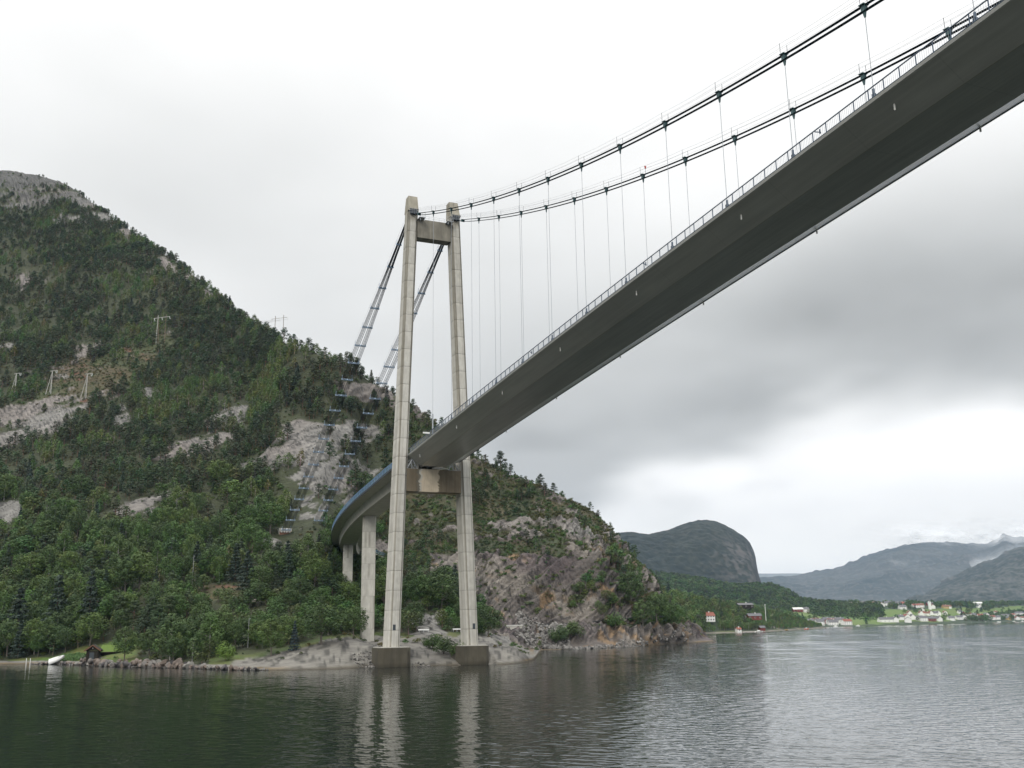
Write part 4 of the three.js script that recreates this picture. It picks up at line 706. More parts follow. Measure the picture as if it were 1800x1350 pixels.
// every tree is 1 m tall here and scaled to its height where it stands
const KINDS = {
  pine(seed, per, leaf) {
    const r = rng(seed), lobes = [], br = [[0, -0.05, 0, 0.02 * (r() - 0.5), 0.55, 0, 0.022, 0.014], [0, 0.55, 0, 0, 0.9, 0, 0.014, 0.005]], n = 13;
    for (let i = 0; i < n; i++) { const f = i / (n - 1), y = lerp(0.30, 0.93, f) + 0.05 * (r() - 0.5), a = i * 2.4 + r(), reach = lerp(0.23, 0.03, Math.pow(f, 1.6)) * (0.6 + 0.6 * r()), x = Math.cos(a) * reach, z = Math.sin(a) * reach, q = lerp(0.165, 0.105, f) * (0.8 + 0.5 * r()); lobes.push([x, y, z, q, q * 0.5, q, 1]); if (reach > 0.05) br.push([0, y - 0.06, 0, x, y - 0.01, z, 0.009, 0.004]); }
    return { crown: foliage(lobes, per, leaf, seed + 1, [0.030, 0.052, 0.020], 0.6), trunk: limbs(br, [0.13, 0.085, 0.06]) };
  },
  broadleaf(seed, per, leaf) {
    const r = rng(seed), lobes = [], br = [[0, -0.05, 0, 0.02, 0.4, 0.01, 0.022, 0.015]], n = 26;
    for (let i = 0; i < n; i++) { const y = 1 - (i + 0.5) / n * 1.75, q = Math.sqrt(Math.max(0, 1 - y * y)), a = i * 2.39996, wob = 0.8 + 0.45 * r(), x = Math.cos(a) * q * 0.27 * wob, z = Math.sin(a) * q * 0.27 * wob, Y = 0.56 + y * 0.35 * (0.9 + 0.2 * r()), s = 0.095 + 0.075 * r(); lobes.push([x, Y, z, s, s * 0.8, s, 1]); if (i % 4 === 0) br.push([0.01, 0.25, 0, x * 0.8, Y, z * 0.8, 0.01, 0.004]); }
    lobes.push([0, 0.55, 0, 0.2, 0.28, 0.2, 1.4]);
    return { crown: foliage(lobes, per, leaf, seed + 1, [0.054, 0.096, 0.023], 0.65, 0.1), trunk: limbs(br, [0.15, 0.13, 0.11]) };
  },
  birch(seed, per, leaf) {
    const r = rng(seed), lobes = [], br = [[0, -0.05, 0, 0.01, 0.5, 0, 0.016, 0.011], [0.01, 0.5, 0, 0, 0.93, 0, 0.011, 0.003]], n = 22;
    for (let i = 0; i < n; i++) { const f = i / (n - 1), y = lerp(0.2, 0.95, f), a = i * 2.4 + r(), reach = 0.21 * Math.sin(Math.PI * Math.pow(lerp(0.12, 0.97, f), 0.8)) * (0.6 + 0.6 * r()), s = 0.075 + 0.06 * r(), x = Math.cos(a) * reach, z = Math.sin(a) * reach; lobes.push([x, y, z, s, s * 1.15, s, 1]); if (i % 3 === 0) br.push([0, y - 0.08, 0, x, y, z, 0.007, 0.003]); }
    return { crown: foliage(lobes, per, leaf, seed + 1, [0.070, 0.112, 0.030], 0.55, 0.35), trunk: limbs(br, [0.34, 0.33, 0.30]) };
  },
  spruce(seed, per, leaf) {
    const r = rng(seed), lobes = [], br = [[0, -0.05, 0, 0, 0.97, 0, 0.02, 0.003]];
    for (let w = 0; w < 11; w++) { const f = w / 10, y = lerp(0.1, 0.95, f), R = lerp(0.23, 0.02, Math.pow(f, 0.9)), m = Math.max(3, Math.round(7 - 4 * f)); for (let i = 0; i < m; i++) { const a = i / m * 6.283 + w * 1.1 + 0.5 * r(), q = R * (0.55 + 0.2 * r()); lobes.push([Math.cos(a) * q, y - 0.02 * r(), Math.sin(a) * q, R * 0.5 + 0.015, 0.035, R * 0.5 + 0.015, 0.55]); } }
    return { crown: foliage(lobes, per, leaf, seed + 1, [0.028, 0.048, 0.032], 0.45, 0.3), trunk: limbs(br, [0.11, 0.08, 0.06]) };
  },
  bush(seed, per, leaf) {
    const r = rng(seed), lobes = [], br = [[0, -0.1, 0, 0, 0.4, 0, 0.03, 0.02]]; for (let i = 0; i < 11; i++) { const a = r() * 6.283, q = 0.42 * Math.sqrt(r()), s = 0.2 + 0.16 * r(); lobes.push([Math.cos(a) * q, 0.25 + 0.55 * r() * (1 - q), Math.sin(a) * q, s, s * 0.8, s, 1]); }
    return { crown: foliage(lobes, per, leaf, seed + 1, [0.058, 0.098, 0.026], 0.55, 0.05), trunk: limbs(br, [0.12, 0.09, 0.07]) };
  },
};
const whole = (t) => mergeGeometries([t.crown, t.trunk].map((g) => (g.index ? g.toNonIndexed() : g)));
const FARTREE = {}, NEARTREE = {};
for (const [k, per, leaf] of [['pine', 26, 0.05], ['broadleaf', 22, 0.05], ['birch', 20, 0.046], ['spruce', 12, 0.05], ['bush', 14, 0.12]]) FARTREE[k] = [1, 2, 3].map((q) => whole(KINDS[k](q * 37 + per, per, leaf)));
for (const [k, per, leaf] of [['pine', 150, 0.026], ['broadleaf', 130, 0.024], ['birch', 140, 0.022], ['spruce', 60, 0.026], ['bush', 130, 0.05]]) NEARTREE[k] = [4, 5, 6].map((q) => KINDS[k](q * 41 + per, per, leaf));
const DISTANT = { pine: [7, 8].map((q) => whole(KINDS.pine(q * 11, 9, 0.085))), broadleaf: [7, 8].map((q) => whole(KINDS.broadleaf(q * 13, 6, 0.09))), spruce: [9].map((q) => whole(KINDS.spruce(q * 13, 4, 0.09))) };

// scatter on a land sheet: density(x, h, z, index) in trees per square metre, pick(...) -> [kind, height]
function scatter(s, tries, seed, minGap, density, pick, within) {
  const { P, nu, nv } = s, r = rng(seed), cum = [], taken = new Map(), out = []; let total = 0;
  for (let j = 0; j < nv - 1; j++) for (let i = 0; i < nu - 1; i++) { const a = (j * nu + i) * 3, b = a + 3, c = a + nu * 3; if (!within || within(P[a], P[a + 1], -P[a + 2])) total += Math.hypot(P[b] - P[a], P[b + 2] - P[a + 2]) * Math.hypot(P[c] - P[a], P[c + 1] - P[a + 1], P[c + 2] - P[a + 2]); cum.push(total); }
  for (let q = 0; q < tries; q++) {
    const w = r() * total; let lo = 0, hi = cum.length - 1; while (lo < hi) { const m = (lo + hi) >> 1; if (cum[m] < w) lo = m + 1; else hi = m; }
    const j = Math.floor(lo / (nu - 1)), i = lo % (nu - 1), u = r(), v = r(), n = j * nu + i, p = [0, 1, 2].map((c) => lerp(lerp(P[n * 3 + c], P[n * 3 + 3 + c], u), lerp(P[(n + nu) * 3 + c], P[(n + nu) * 3 + 3 + c], u), v));
    if (p[1] < 0.7 || r() > density(p[0], p[1], p[2], n)) continue;
    const [kind, height] = pick(p[0], p[1], p[2], n, r), gap = minGap * height, gx = Math.floor(p[0] / 3), gz = Math.floor(p[2] / 3), key = gx * 8192 + gz, reach = Math.ceil(gap / 3); let ok = true;
    for (let a = -reach; a <= reach && ok; a++) for (let b = -reach; b <= reach && ok; b++) for (const t of taken.get((gx + a) * 8192 + gz + b) ?? []) if ((t[0] - p[0]) ** 2 + (t[2] - p[2]) ** 2 + 0.5 * (t[1] - p[1]) ** 2 < gap * gap) { ok = false; break; }
    if (!ok) continue;
    if (!taken.has(key)) taken.set(key, []); taken.get(key).push(p);
    out.push({ p, kind, height, yaw: r() * 6.283, wide: 0.85 + 0.4 * r(), v: Math.floor(r() * 3), tint: ((c, e) => [(0.75 + 0.5 * r()) * c * e, (0.8 + 0.4 * r()) * c, (0.75 + 0.4 * r()) * c])(0.62 + 0.85 * fbm(p[0] / 33, p[1] / 20, p[2] / 33, 3), 0.85 + 0.35 * vnoise(p[0] / 14, p[1] / 9, p[2] / 14)) });
  }
  return out;
}
function wood(name, label, list, shapes, kindName) {
  const root = new THREE.Group(); root.name = numbered(name); tag(root, label, undefined, undefined, 'stuff'); scene.add(root);
  const bins = new Map(), m = new THREE.Matrix4(), q = new THREE.Quaternion(), e = new THREE.Euler(), c = new THREE.Color();
  for (const t of list) { const sh = shapes[t.kind] ?? shapes.broadleaf, v = t.v % sh.length, key = t.kind + v; if (!bins.has(key)) bins.set(key, { g: sh[v], l: [], kind: t.kind }); bins.get(key).l.push(t); }
  for (const b of bins.values()) {
    const im = shade(new THREE.InstancedMesh(b.g, leafMat, b.l.length)); im.name = b.kind + '_' + kindName; im.userData.kind = 'stuff'; root.add(im);
    b.l.forEach((t, i) => { m.compose(V(t.p[0], t.p[1] - 0.02 * t.height, t.p[2]), q.setFromEuler(e.set(0.06 * Math.sin(t.yaw * 7), t.yaw, 0.06 * Math.cos(t.yaw * 5))), V(t.height * t.wide, t.height, t.height * t.wide)); im.setMatrixAt(i, m); im.setColorAt(i, c.setRGB(...t.tint)); });
  }
  return root;
}
const roadBand = (x, h, d) => x / d > -0.075 && x / d < 0.14 && h > 6.8 && h < 9.4 && d > 360;
const ANCHORS = [0, 7, 14, 21, 28].flatMap((q) => [B(-155, 0, 5.45), B(-160, 0, -5.45)].map((a) => V(a.x + 0.22 * q, 0, a.z + 0.975 * q)));
const belt = (x, h, d) => { if (d < 385 || x < 15 || x > 60) return false; for (const [ax, ah, bx, bh] of [[20, 15, 30, 22], [30, 22, 38, 33], [38, 33, 44, 38], [33, 13, 40, 17]]) { const ux = bx - ax, uh = bh - ah, t = clamp(((x - ax) * ux + (h - ah) * uh) / (ux * ux + uh * uh), 0, 1); if (Math.hypot(x - ax - t * ux, h - ah - t * uh) < 2.6) return true; } return false; };
const hillDensity = (x, h, z, n) => {
  if (belt(x, h, -z)) return 1;
  if (ANCHORS.some((a) => Math.hypot(a.x - x, a.z - z) < 5.5)) return 0;
  const d = -z, k = x / d; if (hill.rock[n] > 0.45) return hill.rock[n] > 0.9 ? (k > -0.09 && d > 330 && h > 9 ? 0.11 : 0.015) : 0.1; if (roadBand(x, h, d)) return 0;
  if (k > -0.16 && k < -0.075 && d < 262 && h < 7) return 0.02; if (d < 300 && k > -0.27 && k < 0.03 && h < lerp(1.5, 6, sst(-0.255, -0.165, k))) return 0.012;
  let q = 1 - 0.95 * hill.open[n]; if (hill.lawn[n] > 0.4) q *= k < -0.36 ? 0 : 0.1; if (d > 300 && k > -0.2 && k < -0.13 && d < 420 && h > 34.5 && h < 38) q = 0;
  if (h > 380) q *= 0.5; return q * (0.3 + 0.9 * sst(0.34, 0.54, fbm(x / 30, 1.1, z / 30, 3)));
};
const hillTrees = scatter(hill, 150000, 11, 0.34, hillDensity, (x, h, z, n, r) => {
  const d = -z, k = x / d, low = 1 - sst(38, 75, h + 25 * (fbm(x / 40, 5.5, z / 40, 2) - 0.5)), patch = fbm(x / 26 + 60, 2.2, z / 26, 3), sh = (a, b) => a + (b - a) * Math.pow(r(), 1.3);
  if (belt(x, h, d)) return r() < 0.7 ? ['bush', sh(1.8, 4)] : ['broadleaf', sh(3.5, 6)];
  if (hill.rock[n] > 0.45) return ['bush', sh(0.8, 2.2)];
  if (k > -0.13 && h > 18) { const q = r(); return q < 0.45 ? ['pine', sh(3, 7.5)] : q < 0.65 ? ['birch', sh(2.8, 5.5)] : ['bush', sh(1.2, 2.8)]; }
  if (k > -0.05) return r() < 0.55 ? ['bush', sh(1.6, 3.6)] : ['broadleaf', sh(3, 6)];
  if (d < 305 && k > -0.3) return r() < 0.4 ? ['bush', sh(2, 3.6)] : ['broadleaf', sh(4, 7.5)];
  if (r() < low) { const q = r(); if (r() < 0.12) return ['bush', sh(2, 4)]; return q < 0.52 ? ['broadleaf', sh(5, 12.5)] : q < 0.78 ? ['birch', sh(5, 12)] : q < 0.87 ? ['spruce', sh(5, 14)] : ['pine', sh(6, 10)]; }
  const small = 1 - 0.42 * sst(240, 420, h); if (r() < 0.14) return ['bush', sh(1.2, 3)];
  if (patch > 0.6 || r() < 0.1) return ['birch', sh(4.5, 8) * small];
  return r() < 0.07 ? ['spruce', sh(5, 9) * small] : ['pine', sh(4.8, 9) * small];
}, (x, h, d) => x / d > -0.72);
// those that show largest are trees of their own, the rest is the wood
const inFrame = (t) => Math.abs(t.p[0] / -t.p[2]) < 0.545 && t.p[1] / -t.p[2] < 0.6;
const single = hillTrees.filter((t) => inFrame(t) && t.kind !== 'bush').sort((a, b) => b.height / -b.p[2] - a.height / -a.p[2]).slice(0, 255), singles = new Set(single);
wood('hillside_wood', 'dense mixed wood of pines and birches covering the whole hillside', hillTrees.filter((t) => !singles.has(t)), FARTREE, 'wood');
const TINTS = [[1, 1, 1], [0.74, 0.8, 0.8], [1.28, 1.2, 0.95], [0.9, 1.06, 0.85]].map((c, i) => { const m = leafMat.clone(); m.color.setRGB(...c); m.name = 'leaf_tone'; return m; });
const brightLeaf = leafMat.clone(); brightLeaf.color.setRGB(1.75, 1.75, 1.0); brightLeaf.name = 'bright_leaf';
const blueLeaf = leafMat.clone(); blueLeaf.color.setRGB(1.0, 1.02, 1.75); blueLeaf.name = 'blue_needles';
const TREE_WORDS = { pine: ['pine_tree', 'dark green pine standing in the wood on the lower slope', 'pine tree', 'pines of the lower slope'], broadleaf: ['broadleaf_tree', 'rounded green broadleaf tree in the dense wood above the left shore', 'tree', 'broadleaf trees above the left shore'], birch: ['birch_tree', 'light green birch in the dense wood above the left shore', 'birch tree', 'birches above the left shore'], spruce: ['spruce_tree', 'pointed dark spruce among the broadleaf trees of the lower slope', 'spruce tree', 'spruces of the lower slope'], bush: ['bush', 'low green bush', 'bush', 'bushes'] };
function plantTree(kind, x, z, height, wide, mat, label, group, v = 0, yaw = 0, sink = 0.02, y = null) {
  const w = TREE_WORDS[kind], t = thing(w[0], label ?? w[1], w[2], V(x, (y ?? groundAt(x, z)) - sink * height, z), yaw, label ? group : w[3]); t.scale.set(height * wide, height, height * wide);
  part('crown', NEARTREE[kind][v].crown, mat, t); part('trunk', NEARTREE[kind][v].trunk, leafMat, t); return t;
}
const rt = rng(404);
for (const t of single) plantTree(t.kind, t.p[0], t.p[2], t.height, t.wide, TINTS[Math.floor(rt() * 4)], null, null, t.v, t.yaw, 0.02, t.p[1]);
for (const [kind, x, d, h, w, m, label, v] of [
  ['bush', -65, 229, 5.2, 0.72, brightLeaf, 'bright lime green young tree on the bank at the left end of the bare rock', 0],
  ['broadleaf', -55.6, 232.5, 8.6, 1.05, TINTS[2], 'bright green round tree left of the small blue spruce', 1],
  ['spruce', -50.8, 234, 7.0, 0.85, blueLeaf, 'small blue-grey spruce between two round trees by the rock', 0],
  ['broadleaf', -45, 236, 9.5, 1.3, TINTS[1], 'dark round tree between the blue spruce and the viaduct column', 2],
  ['broadleaf', -39.3, 247, 8.2, 1.1, TINTS[0], 'green tree just left of the nearer viaduct column', 0],
  ['broadleaf', -96.5, 252.2, 8.6, 0.95, TINTS[0], 'round green tree standing right of the boathouse', 1],
  ['spruce', -135, 298, 20, 1.1, TINTS[0], 'big dark conifer with drooping branches above the upturned boat', 1],
  ['spruce', -124.5, 296, 18.5, 0.95, TINTS[1], 'tall nearly black spruce left of the boathouse', 2],
  ['spruce', -148, 302, 18, 1.25, TINTS[1], 'dark wide spruce at the left edge of the picture', 0],
  ['broadleaf', -83, 250, 8.5, 1.2, TINTS[0], 'green tree behind the boulders of the shore wall', 2],
  ['broadleaf', -75, 246, 9.5, 1.1, TINTS[1], 'dark green tree behind the middle of the shore wall', 0],
  ['birch', -71, 248, 10.5, 1.1, TINTS[0], 'grey-green birch beside the thin pale lamp pole', 1],
  ['bush', -16.4, 231, 4.6, 1.1, TINTS[1], 'dark bush on the rock between the two tower legs', 1],
  ['bush', -12.6, 227, 4.2, 1.0, TINTS[0], 'green bush against the right tower leg', 2],
  ['bush', -19.5, 238, 4.0, 1.1, TINTS[3], 'bush just right of the left tower leg', 0],
  ['broadleaf', -8.2, 300, 9, 1.3, TINTS[1], 'dense green tree to the right of the right tower leg', 1],
  ['broadleaf', -22, 300, 11, 1.3, TINTS[0], 'green tree between the tower legs above the grey rock face', 2],
  ['broadleaf', -28, 303, 10, 1.2, TINTS[3], 'green tree close behind the left tower leg', 0],
  ['bush', 15, 362, 7.5, 0.85, TINTS[1], 'tall dark bush at the water on the scree right of the tower', 0],
  ['bush', 20, 366, 7, 1.0, TINTS[0], 'bush between the scree and the low rock point', 1],
  ['bush', 38, 388, 8, 0.8, TINTS[3], 'green bush below the middle of the cliff', 2],
  ['broadleaf', 50, 400, 12, 1.0, TINTS[0], 'large green tree at the cliff foot near the headland', 1],
  ['broadleaf', 47, 413, 16, 1.0, TINTS[1], 'tall dark green tree against the right end of the cliff', 2],
  ['broadleaf', 58, 418, 13, 1.15, TINTS[0], 'broad tree on the tip of the headland', 0],
  ['broadleaf', 66, 432, 11, 1.2, TINTS[3], 'light green tree at the right end of the headland', 1],
  ['pine', -6.2, 474, 11, 1.0, TINTS[1], 'lone dark pine standing clear on the skyline right of the tower', 1],
  ['pine', 13, 474, 6, 1.1, TINTS[1], 'small pine on the skyline of the right-hand slope', 2],
  ['pine', 19, 472, 6, 1.0, TINTS[1], 'paired small pine on the skyline of the right-hand slope', 0],
]) plantTree(kind, x, -d, h, w, m, label, undefined, v, x * 3.1);
// low heather, juniper and ferns between the trees
wood('undergrowth', 'low heather, juniper and fern between the trees of the hill', scatter(hill, 330000, 23, 0.62, (x, h, z, n) => { if (hill.rock[n] > 0.6) return 0.03; const d = -z; if (roadBand(x, h, d) || hill.lawn[n] > 0.5) return 0.02; if (ANCHORS.slice(0, 4).some((a) => Math.hypot(a.x - x, a.z - z) < 4)) return 0; return d > 640 ? 0.2 : hill.open[n] > 0.3 ? 1 : 0.35; }, (x, h, z, n, r) => ['bush', 0.5 + 1.0 * r() * r() + 0.3 * r()]).map((t) => ({ ...t, tint: t.p[1] > 3 && hash(Math.floor(t.p[0] / 9), Math.floor(t.p[1] / 6), Math.floor(t.p[2] / 9)) > 0.82 ? [1.5, 0.75, 0.7] : [t.tint[0] * 0.95, t.tint[1] * 0.85, t.tint[2] * 0.85] })), FARTREE, 'undergrowth');

wood('undergrowth', 'shrubs, heather and juniper covering the open shoulder right of the tower', scatter(hill, 80000, 29, 0.5, (x, h, z, n) => (hill.rock[n] > 0.6 ? 0.06 : roadBand(x, h, -z) ? 0 : 0.25 + 0.75 * sst(0.35, 0.6, fbm(x / 9, h / 6, z / 9, 3))), (x, h, z, n, r) => ['bush', 0.5 + 1.7 * Math.pow(r(), 1.7)], (x, h, d) => x / d > -0.135 && d > 385 && h > 12).map((t) => { const q = fbm(t.p[0] / 12 + 5, t.p[1] / 8, t.p[2] / 12, 3); return { ...t, tint: q > 0.58 ? [1.15, 0.72, 0.7] : q < 0.42 ? [t.tint[0] * 0.6, t.tint[1] * 0.66, t.tint[2] * 0.7] : t.tint }; }), FARTREE, 'undergrowth');
wood('headland_wood', 'green wood covering the low point beyond the bridge', scatter(point, 30000, 31, 0.42, (x, h, z, n) => (h < 1.6 ? 0.02 : 1 - 0.8 * point.field[n]) * (Math.hypot(x - 167, -z - 885) < 14 || (x > 150 && x < 172 && -z < 892 && -z > 845) ? 0.06 : 1), (x, h, z, n, r) => { const q = r(); return q < 0.5 ? ['broadleaf', 5 + 5 * r()] : q < 0.78 ? ['birch', 5 + 5.5 * r()] : q < 0.9 ? ['pine', 6 + 5 * r()] : ['spruce', 6 + 7 * r()]; }).map((t) => ({ ...t, height: t.height * (1 - 0.5 * sst(0.2, 0.26, t.p[0] / -t.p[2])), tint: t.tint.map((c) => c * 1.15) })), FARTREE, 'wood');
wood('village_trees', 'dark green belts of trees around the fields and houses of the village', scatter(village, 60000, 37, 0.6, (x, h, z, n) => (village.field[n] > 0.3 ? 0.004 : h < 2.5 || HOUSES.some(([hx, hd]) => Math.abs(x * hd / -z - hx) < 13 && -z < hd + 9 && -z > hd - 110) ? 0.003 : 0.12 + 0.75 * sst(0.44, 0.58, fbm(x / 70, h / 9, z / 70, 3)) * (h < 9 ? 0.35 : 1)), (x, h, z, n, r) => (r() < 0.85 ? ['broadleaf', 7 + 7 * r()] : ['spruce', 9 + 7 * r()])), DISTANT, 'wood');
{ // trees on the forest ridge, standing on its own crest line and front slope
  const f = pchip(FOREST_RIDGE.map((c) => c[0]), FOREST_RIDGE.map((c) => c[1])), r = rng(51), l = [], m = scene.getObjectByName('forest_ridge').geometry.attributes.position;
  for (let i = 0; i < 9000; i++) { const n = Math.floor(r() * m.count); if (m.getZ(n) < -2420) continue; l.push({ p: [m.getX(n) + 6 * (r() - 0.5), m.getY(n), m.getZ(n) + 6 * (r() - 0.5)], kind: r() < 0.6 ? 'broadleaf' : 'pine', height: 7 + 6 * r(), yaw: r() * 6.28, wide: 1 + 0.5 * r(), v: i % 2, tint: [0.8 + 0.4 * r(), 0.8 + 0.4 * r(), 0.8 + 0.3 * r()] }); }
  wood('ridge_wood', 'forest on the low ridge at the foot of the round mountain', l, DISTANT, 'wood');
}

// ---------------------------------------------------------------- shore: boulder wall, rubble, scree
const stoneShapes = [1, 2, 3, 4, 5, 6].map((q) => { const g = new THREE.IcosahedronGeometry(0.5, 2), p = g.attributes.position, c = new Float32Array(p.count * 3), r = rng(q * 91), pl = []; for (let i = 0; i < 9; i++) { const a = r() * 6.283, y = r() * 2 - 1, s = Math.sqrt(1 - y * y); pl.push([Math.cos(a) * s, y, Math.sin(a) * s, 0.3 + 0.14 * r()]); }
  for (let i = 0; i < p.count; i++) { let x = p.getX(i), y = p.getY(i), z = p.getZ(i); for (const [a, b, d, e] of pl) { const k = x * a + y * b + z * d; if (k > e) { x -= a * (k - e); y -= b * (k - e); z -= d * (k - e); } } const n = 1 + 0.1 * (fbm(x * 5 + q * 9, y * 5, z * 5, 3) - 0.5); p.setXYZ(i, x * n, y * n * 0.85, z * n); const t = 0.8 + 0.5 * (fbm(x * 4 + q, y * 4, z * 4, 3) - 0.5); c.set([t, t, t], i * 3); }
  g.computeVertexNormals(); g.setAttribute('color', new THREE.BufferAttribute(c, 3)); return g; });
const STONE = [[0.20, 0.185, 0.17], [0.13, 0.12, 0.12], [0.22, 0.18, 0.155], [0.27, 0.26, 0.235], [0.06, 0.055, 0.055], [0.17, 0.135, 0.11]].map((c) => { const m = M.stone.clone(); m.color.setRGB(...c); m.name = 'stone'; return m; });
const shorePoint = (k) => { let i = 0; while (i < hill.nu - 1 && hill.ks[i] < k) i++; const n = (2 * hill.nu + i) * 3; return V(hill.base[n], 0, hill.base[n + 2]); };
{
  const wall = new THREE.Group(); wall.name = 'boulder_wall'; tag(wall, 'low wall of rough boulders along the water at the left shore', 'stone wall'); scene.add(wall); wall.position.copy(shorePoint(-0.38));
  const r = rng(77);
  for (let i = 0; i < 190; i++) {
    const k = lerp(-0.49, -0.262, (i + r()) / 190), p = shorePoint(k), mid = k > -0.44 && k < -0.33, s = (mid ? 0.9 : 0.45) + (mid ? 1.1 : 0.9) * r() * r() + 0.2 * r(), row = mid && r() < 0.45 ? 1 : 0;
    const m = part('stone', stoneShapes[i % 6], STONE[Math.floor(r() * 6)], wall); m.position.set(p.x + (r() - 0.5) * 0.5, 0.15 + 0.25 * s + row * 0.6, p.z + 0.3 - row * 0.6 + (r() - 0.5) * 0.6).sub(wall.position); m.rotation.set(r() * 6, r() * 6, r() * 6); m.scale.set(s * (1 + 0.5 * r()), s * 0.85, s);
  }
  for (const [k, s] of [[-0.352, 2.6], [-0.346, 2.0], [-0.362, 1.7], [-0.318, 1.8]]) { const p = shorePoint(k), m = part('stone', stoneShapes[2], STONE[0], wall); m.position.set(p.x, 0.6, p.z - 0.6).sub(wall.position); m.rotation.set(0.4, k * 40, 0.2); m.scale.set(s * 1.3, s * 0.85, s); }
}
function heap(name, label, n, seed, where, smin, smax) {
  const im = shade(new THREE.InstancedMesh(stoneShapes[1], M.stone, n)), r = rng(seed), m = new THREE.Matrix4(), q = new THREE.Quaternion(), c = new THREE.Color(); im.name = numbered(name); tag(im, label, undefined, undefined, 'stuff'); scene.add(im);
  for (let i = 0; i < n; i++) { const p = where(r), s = smin + (smax - smin) * Math.pow(r(), 2.2), g = 0.08 + 0.2 * r(); m.compose(V(p[0], p[1] ?? groundAt(p[0], p[2]) + 0.1 * s, p[2]), q.setFromEuler(new THREE.Euler(r() * 6, r() * 6, r() * 6)), V(s * (1 + 0.6 * r()), s * 0.8, s)); im.setMatrixAt(i, m); im.setColorAt(i, c.setRGB(g, g * 0.95, g * 0.88)); }
}
const disc = (cx, cz, R) => (r) => { const a = r() * 6.283, q = R * Math.sqrt(r()); return [cx + Math.cos(a) * q, undefined, cz + Math.sin(a) * q]; };
heap('rubble', 'loose grey rubble left of the left foot block', 260, 5, disc(-31.5, -222, 4.5), 0.15, 0.7);
heap('rubble', 'loose grey rubble right of the left foot block', 120, 6, disc(-20.2, -219, 2.4), 0.15, 0.6);
heap('rubble', 'dark loose stones at the right corner of the right foot block', 130, 7, disc(-7.3, -217.5, 2.4), 0.2, 0.8);
heap('rubble', 'stones scattered left of the right foot block', 80, 8, disc(-14.6, -219, 2.2), 0.15, 0.5);
heap('scree', 'grey scree of broken stones running down from the road to the water', 1500, 9, (r) => { const k = lerp(0.0, 0.052, Math.pow(r(), 0.9)), d = lerp(350, 384, r()); return [k * d, undefined, -d]; }, 0.4, 1.7);
heap('scree', 'pale broken stones along the waterline under the headland cliff', 500, 10, (r) => { const k = lerp(0.05, 0.17, r()), p = shorePoint(k); return [p.x + (r() - 0.5) * 2, undefined, p.z - 4 * r() * r()]; }, 0.3, 1.5);
heap('scree', 'small stones along the left waterline', 700, 12, (r) => { const p = shorePoint(lerp(-0.5, -0.25, r())); return [p.x, 0.1, p.z + (r() - 0.6) * 1.6]; }, 0.15, 0.7);

// ---------------------------------------------------------------- road at the foot of the cliff, its wall and guard rails
{
  const line = [[-4.2, 368, 8.3], [0, 376, 8.7], [8, 386, 8.9], [20, 389, 8.9], [32, 393, 9.8], [42, 402, 10.6], [53, 420, 11.5], [62, 436, 11.2]].map(([x, d, h]) => V(x, h, -d));
  const curve = new THREE.CatmullRomCurve3(line), fr = curve.getPoints(60).map((p, i) => { const t = curve.getTangent(i / 60); return { p, n: V(t.z, 0, -t.x).normalize() }; });
  tag(struct('road', sweep(fr, [[-2.6, 0], [2.6, 0], [2.6, -0.5], [-2.6, -0.5]]), M.asphalt), 'narrow road running along the foot of the cliff');
  const wall = thing('retaining_wall', 'pale concrete wall holding the road above the scree right of the tower', 'retaining wall', V(-0.6, 0, -366), 0.1);
  part('wall', box(5.6, 3.2, 0.6, 0, 6.6, 0), M.concretePlain, wall); part('coping', box(5.8, 0.3, 0.9, 0, 8.35, 0), M.fascia, wall);
  for (const [x, d, y, w, turn, label] of [[-23.9, 264, 7.0, 2.8, 0.1, 'short white guard rail just right of the left tower leg'], [-15.4, 266, 7.0, 2.2, 0, 'white guard rail seen through the bushes between the tower legs']]) { const g = thing('guard_rail', label, 'guard rail', V(x, y, -d), turn); part('beam', box(w, 0.34, 0.08, 0, 0.55, 0), M.white, g); for (let q = -1; q <= 1; q++) part('post', box(0.12, 0.8, 0.12, q * w * 0.42, 0.3, -0.06), M.galv, g); }
}

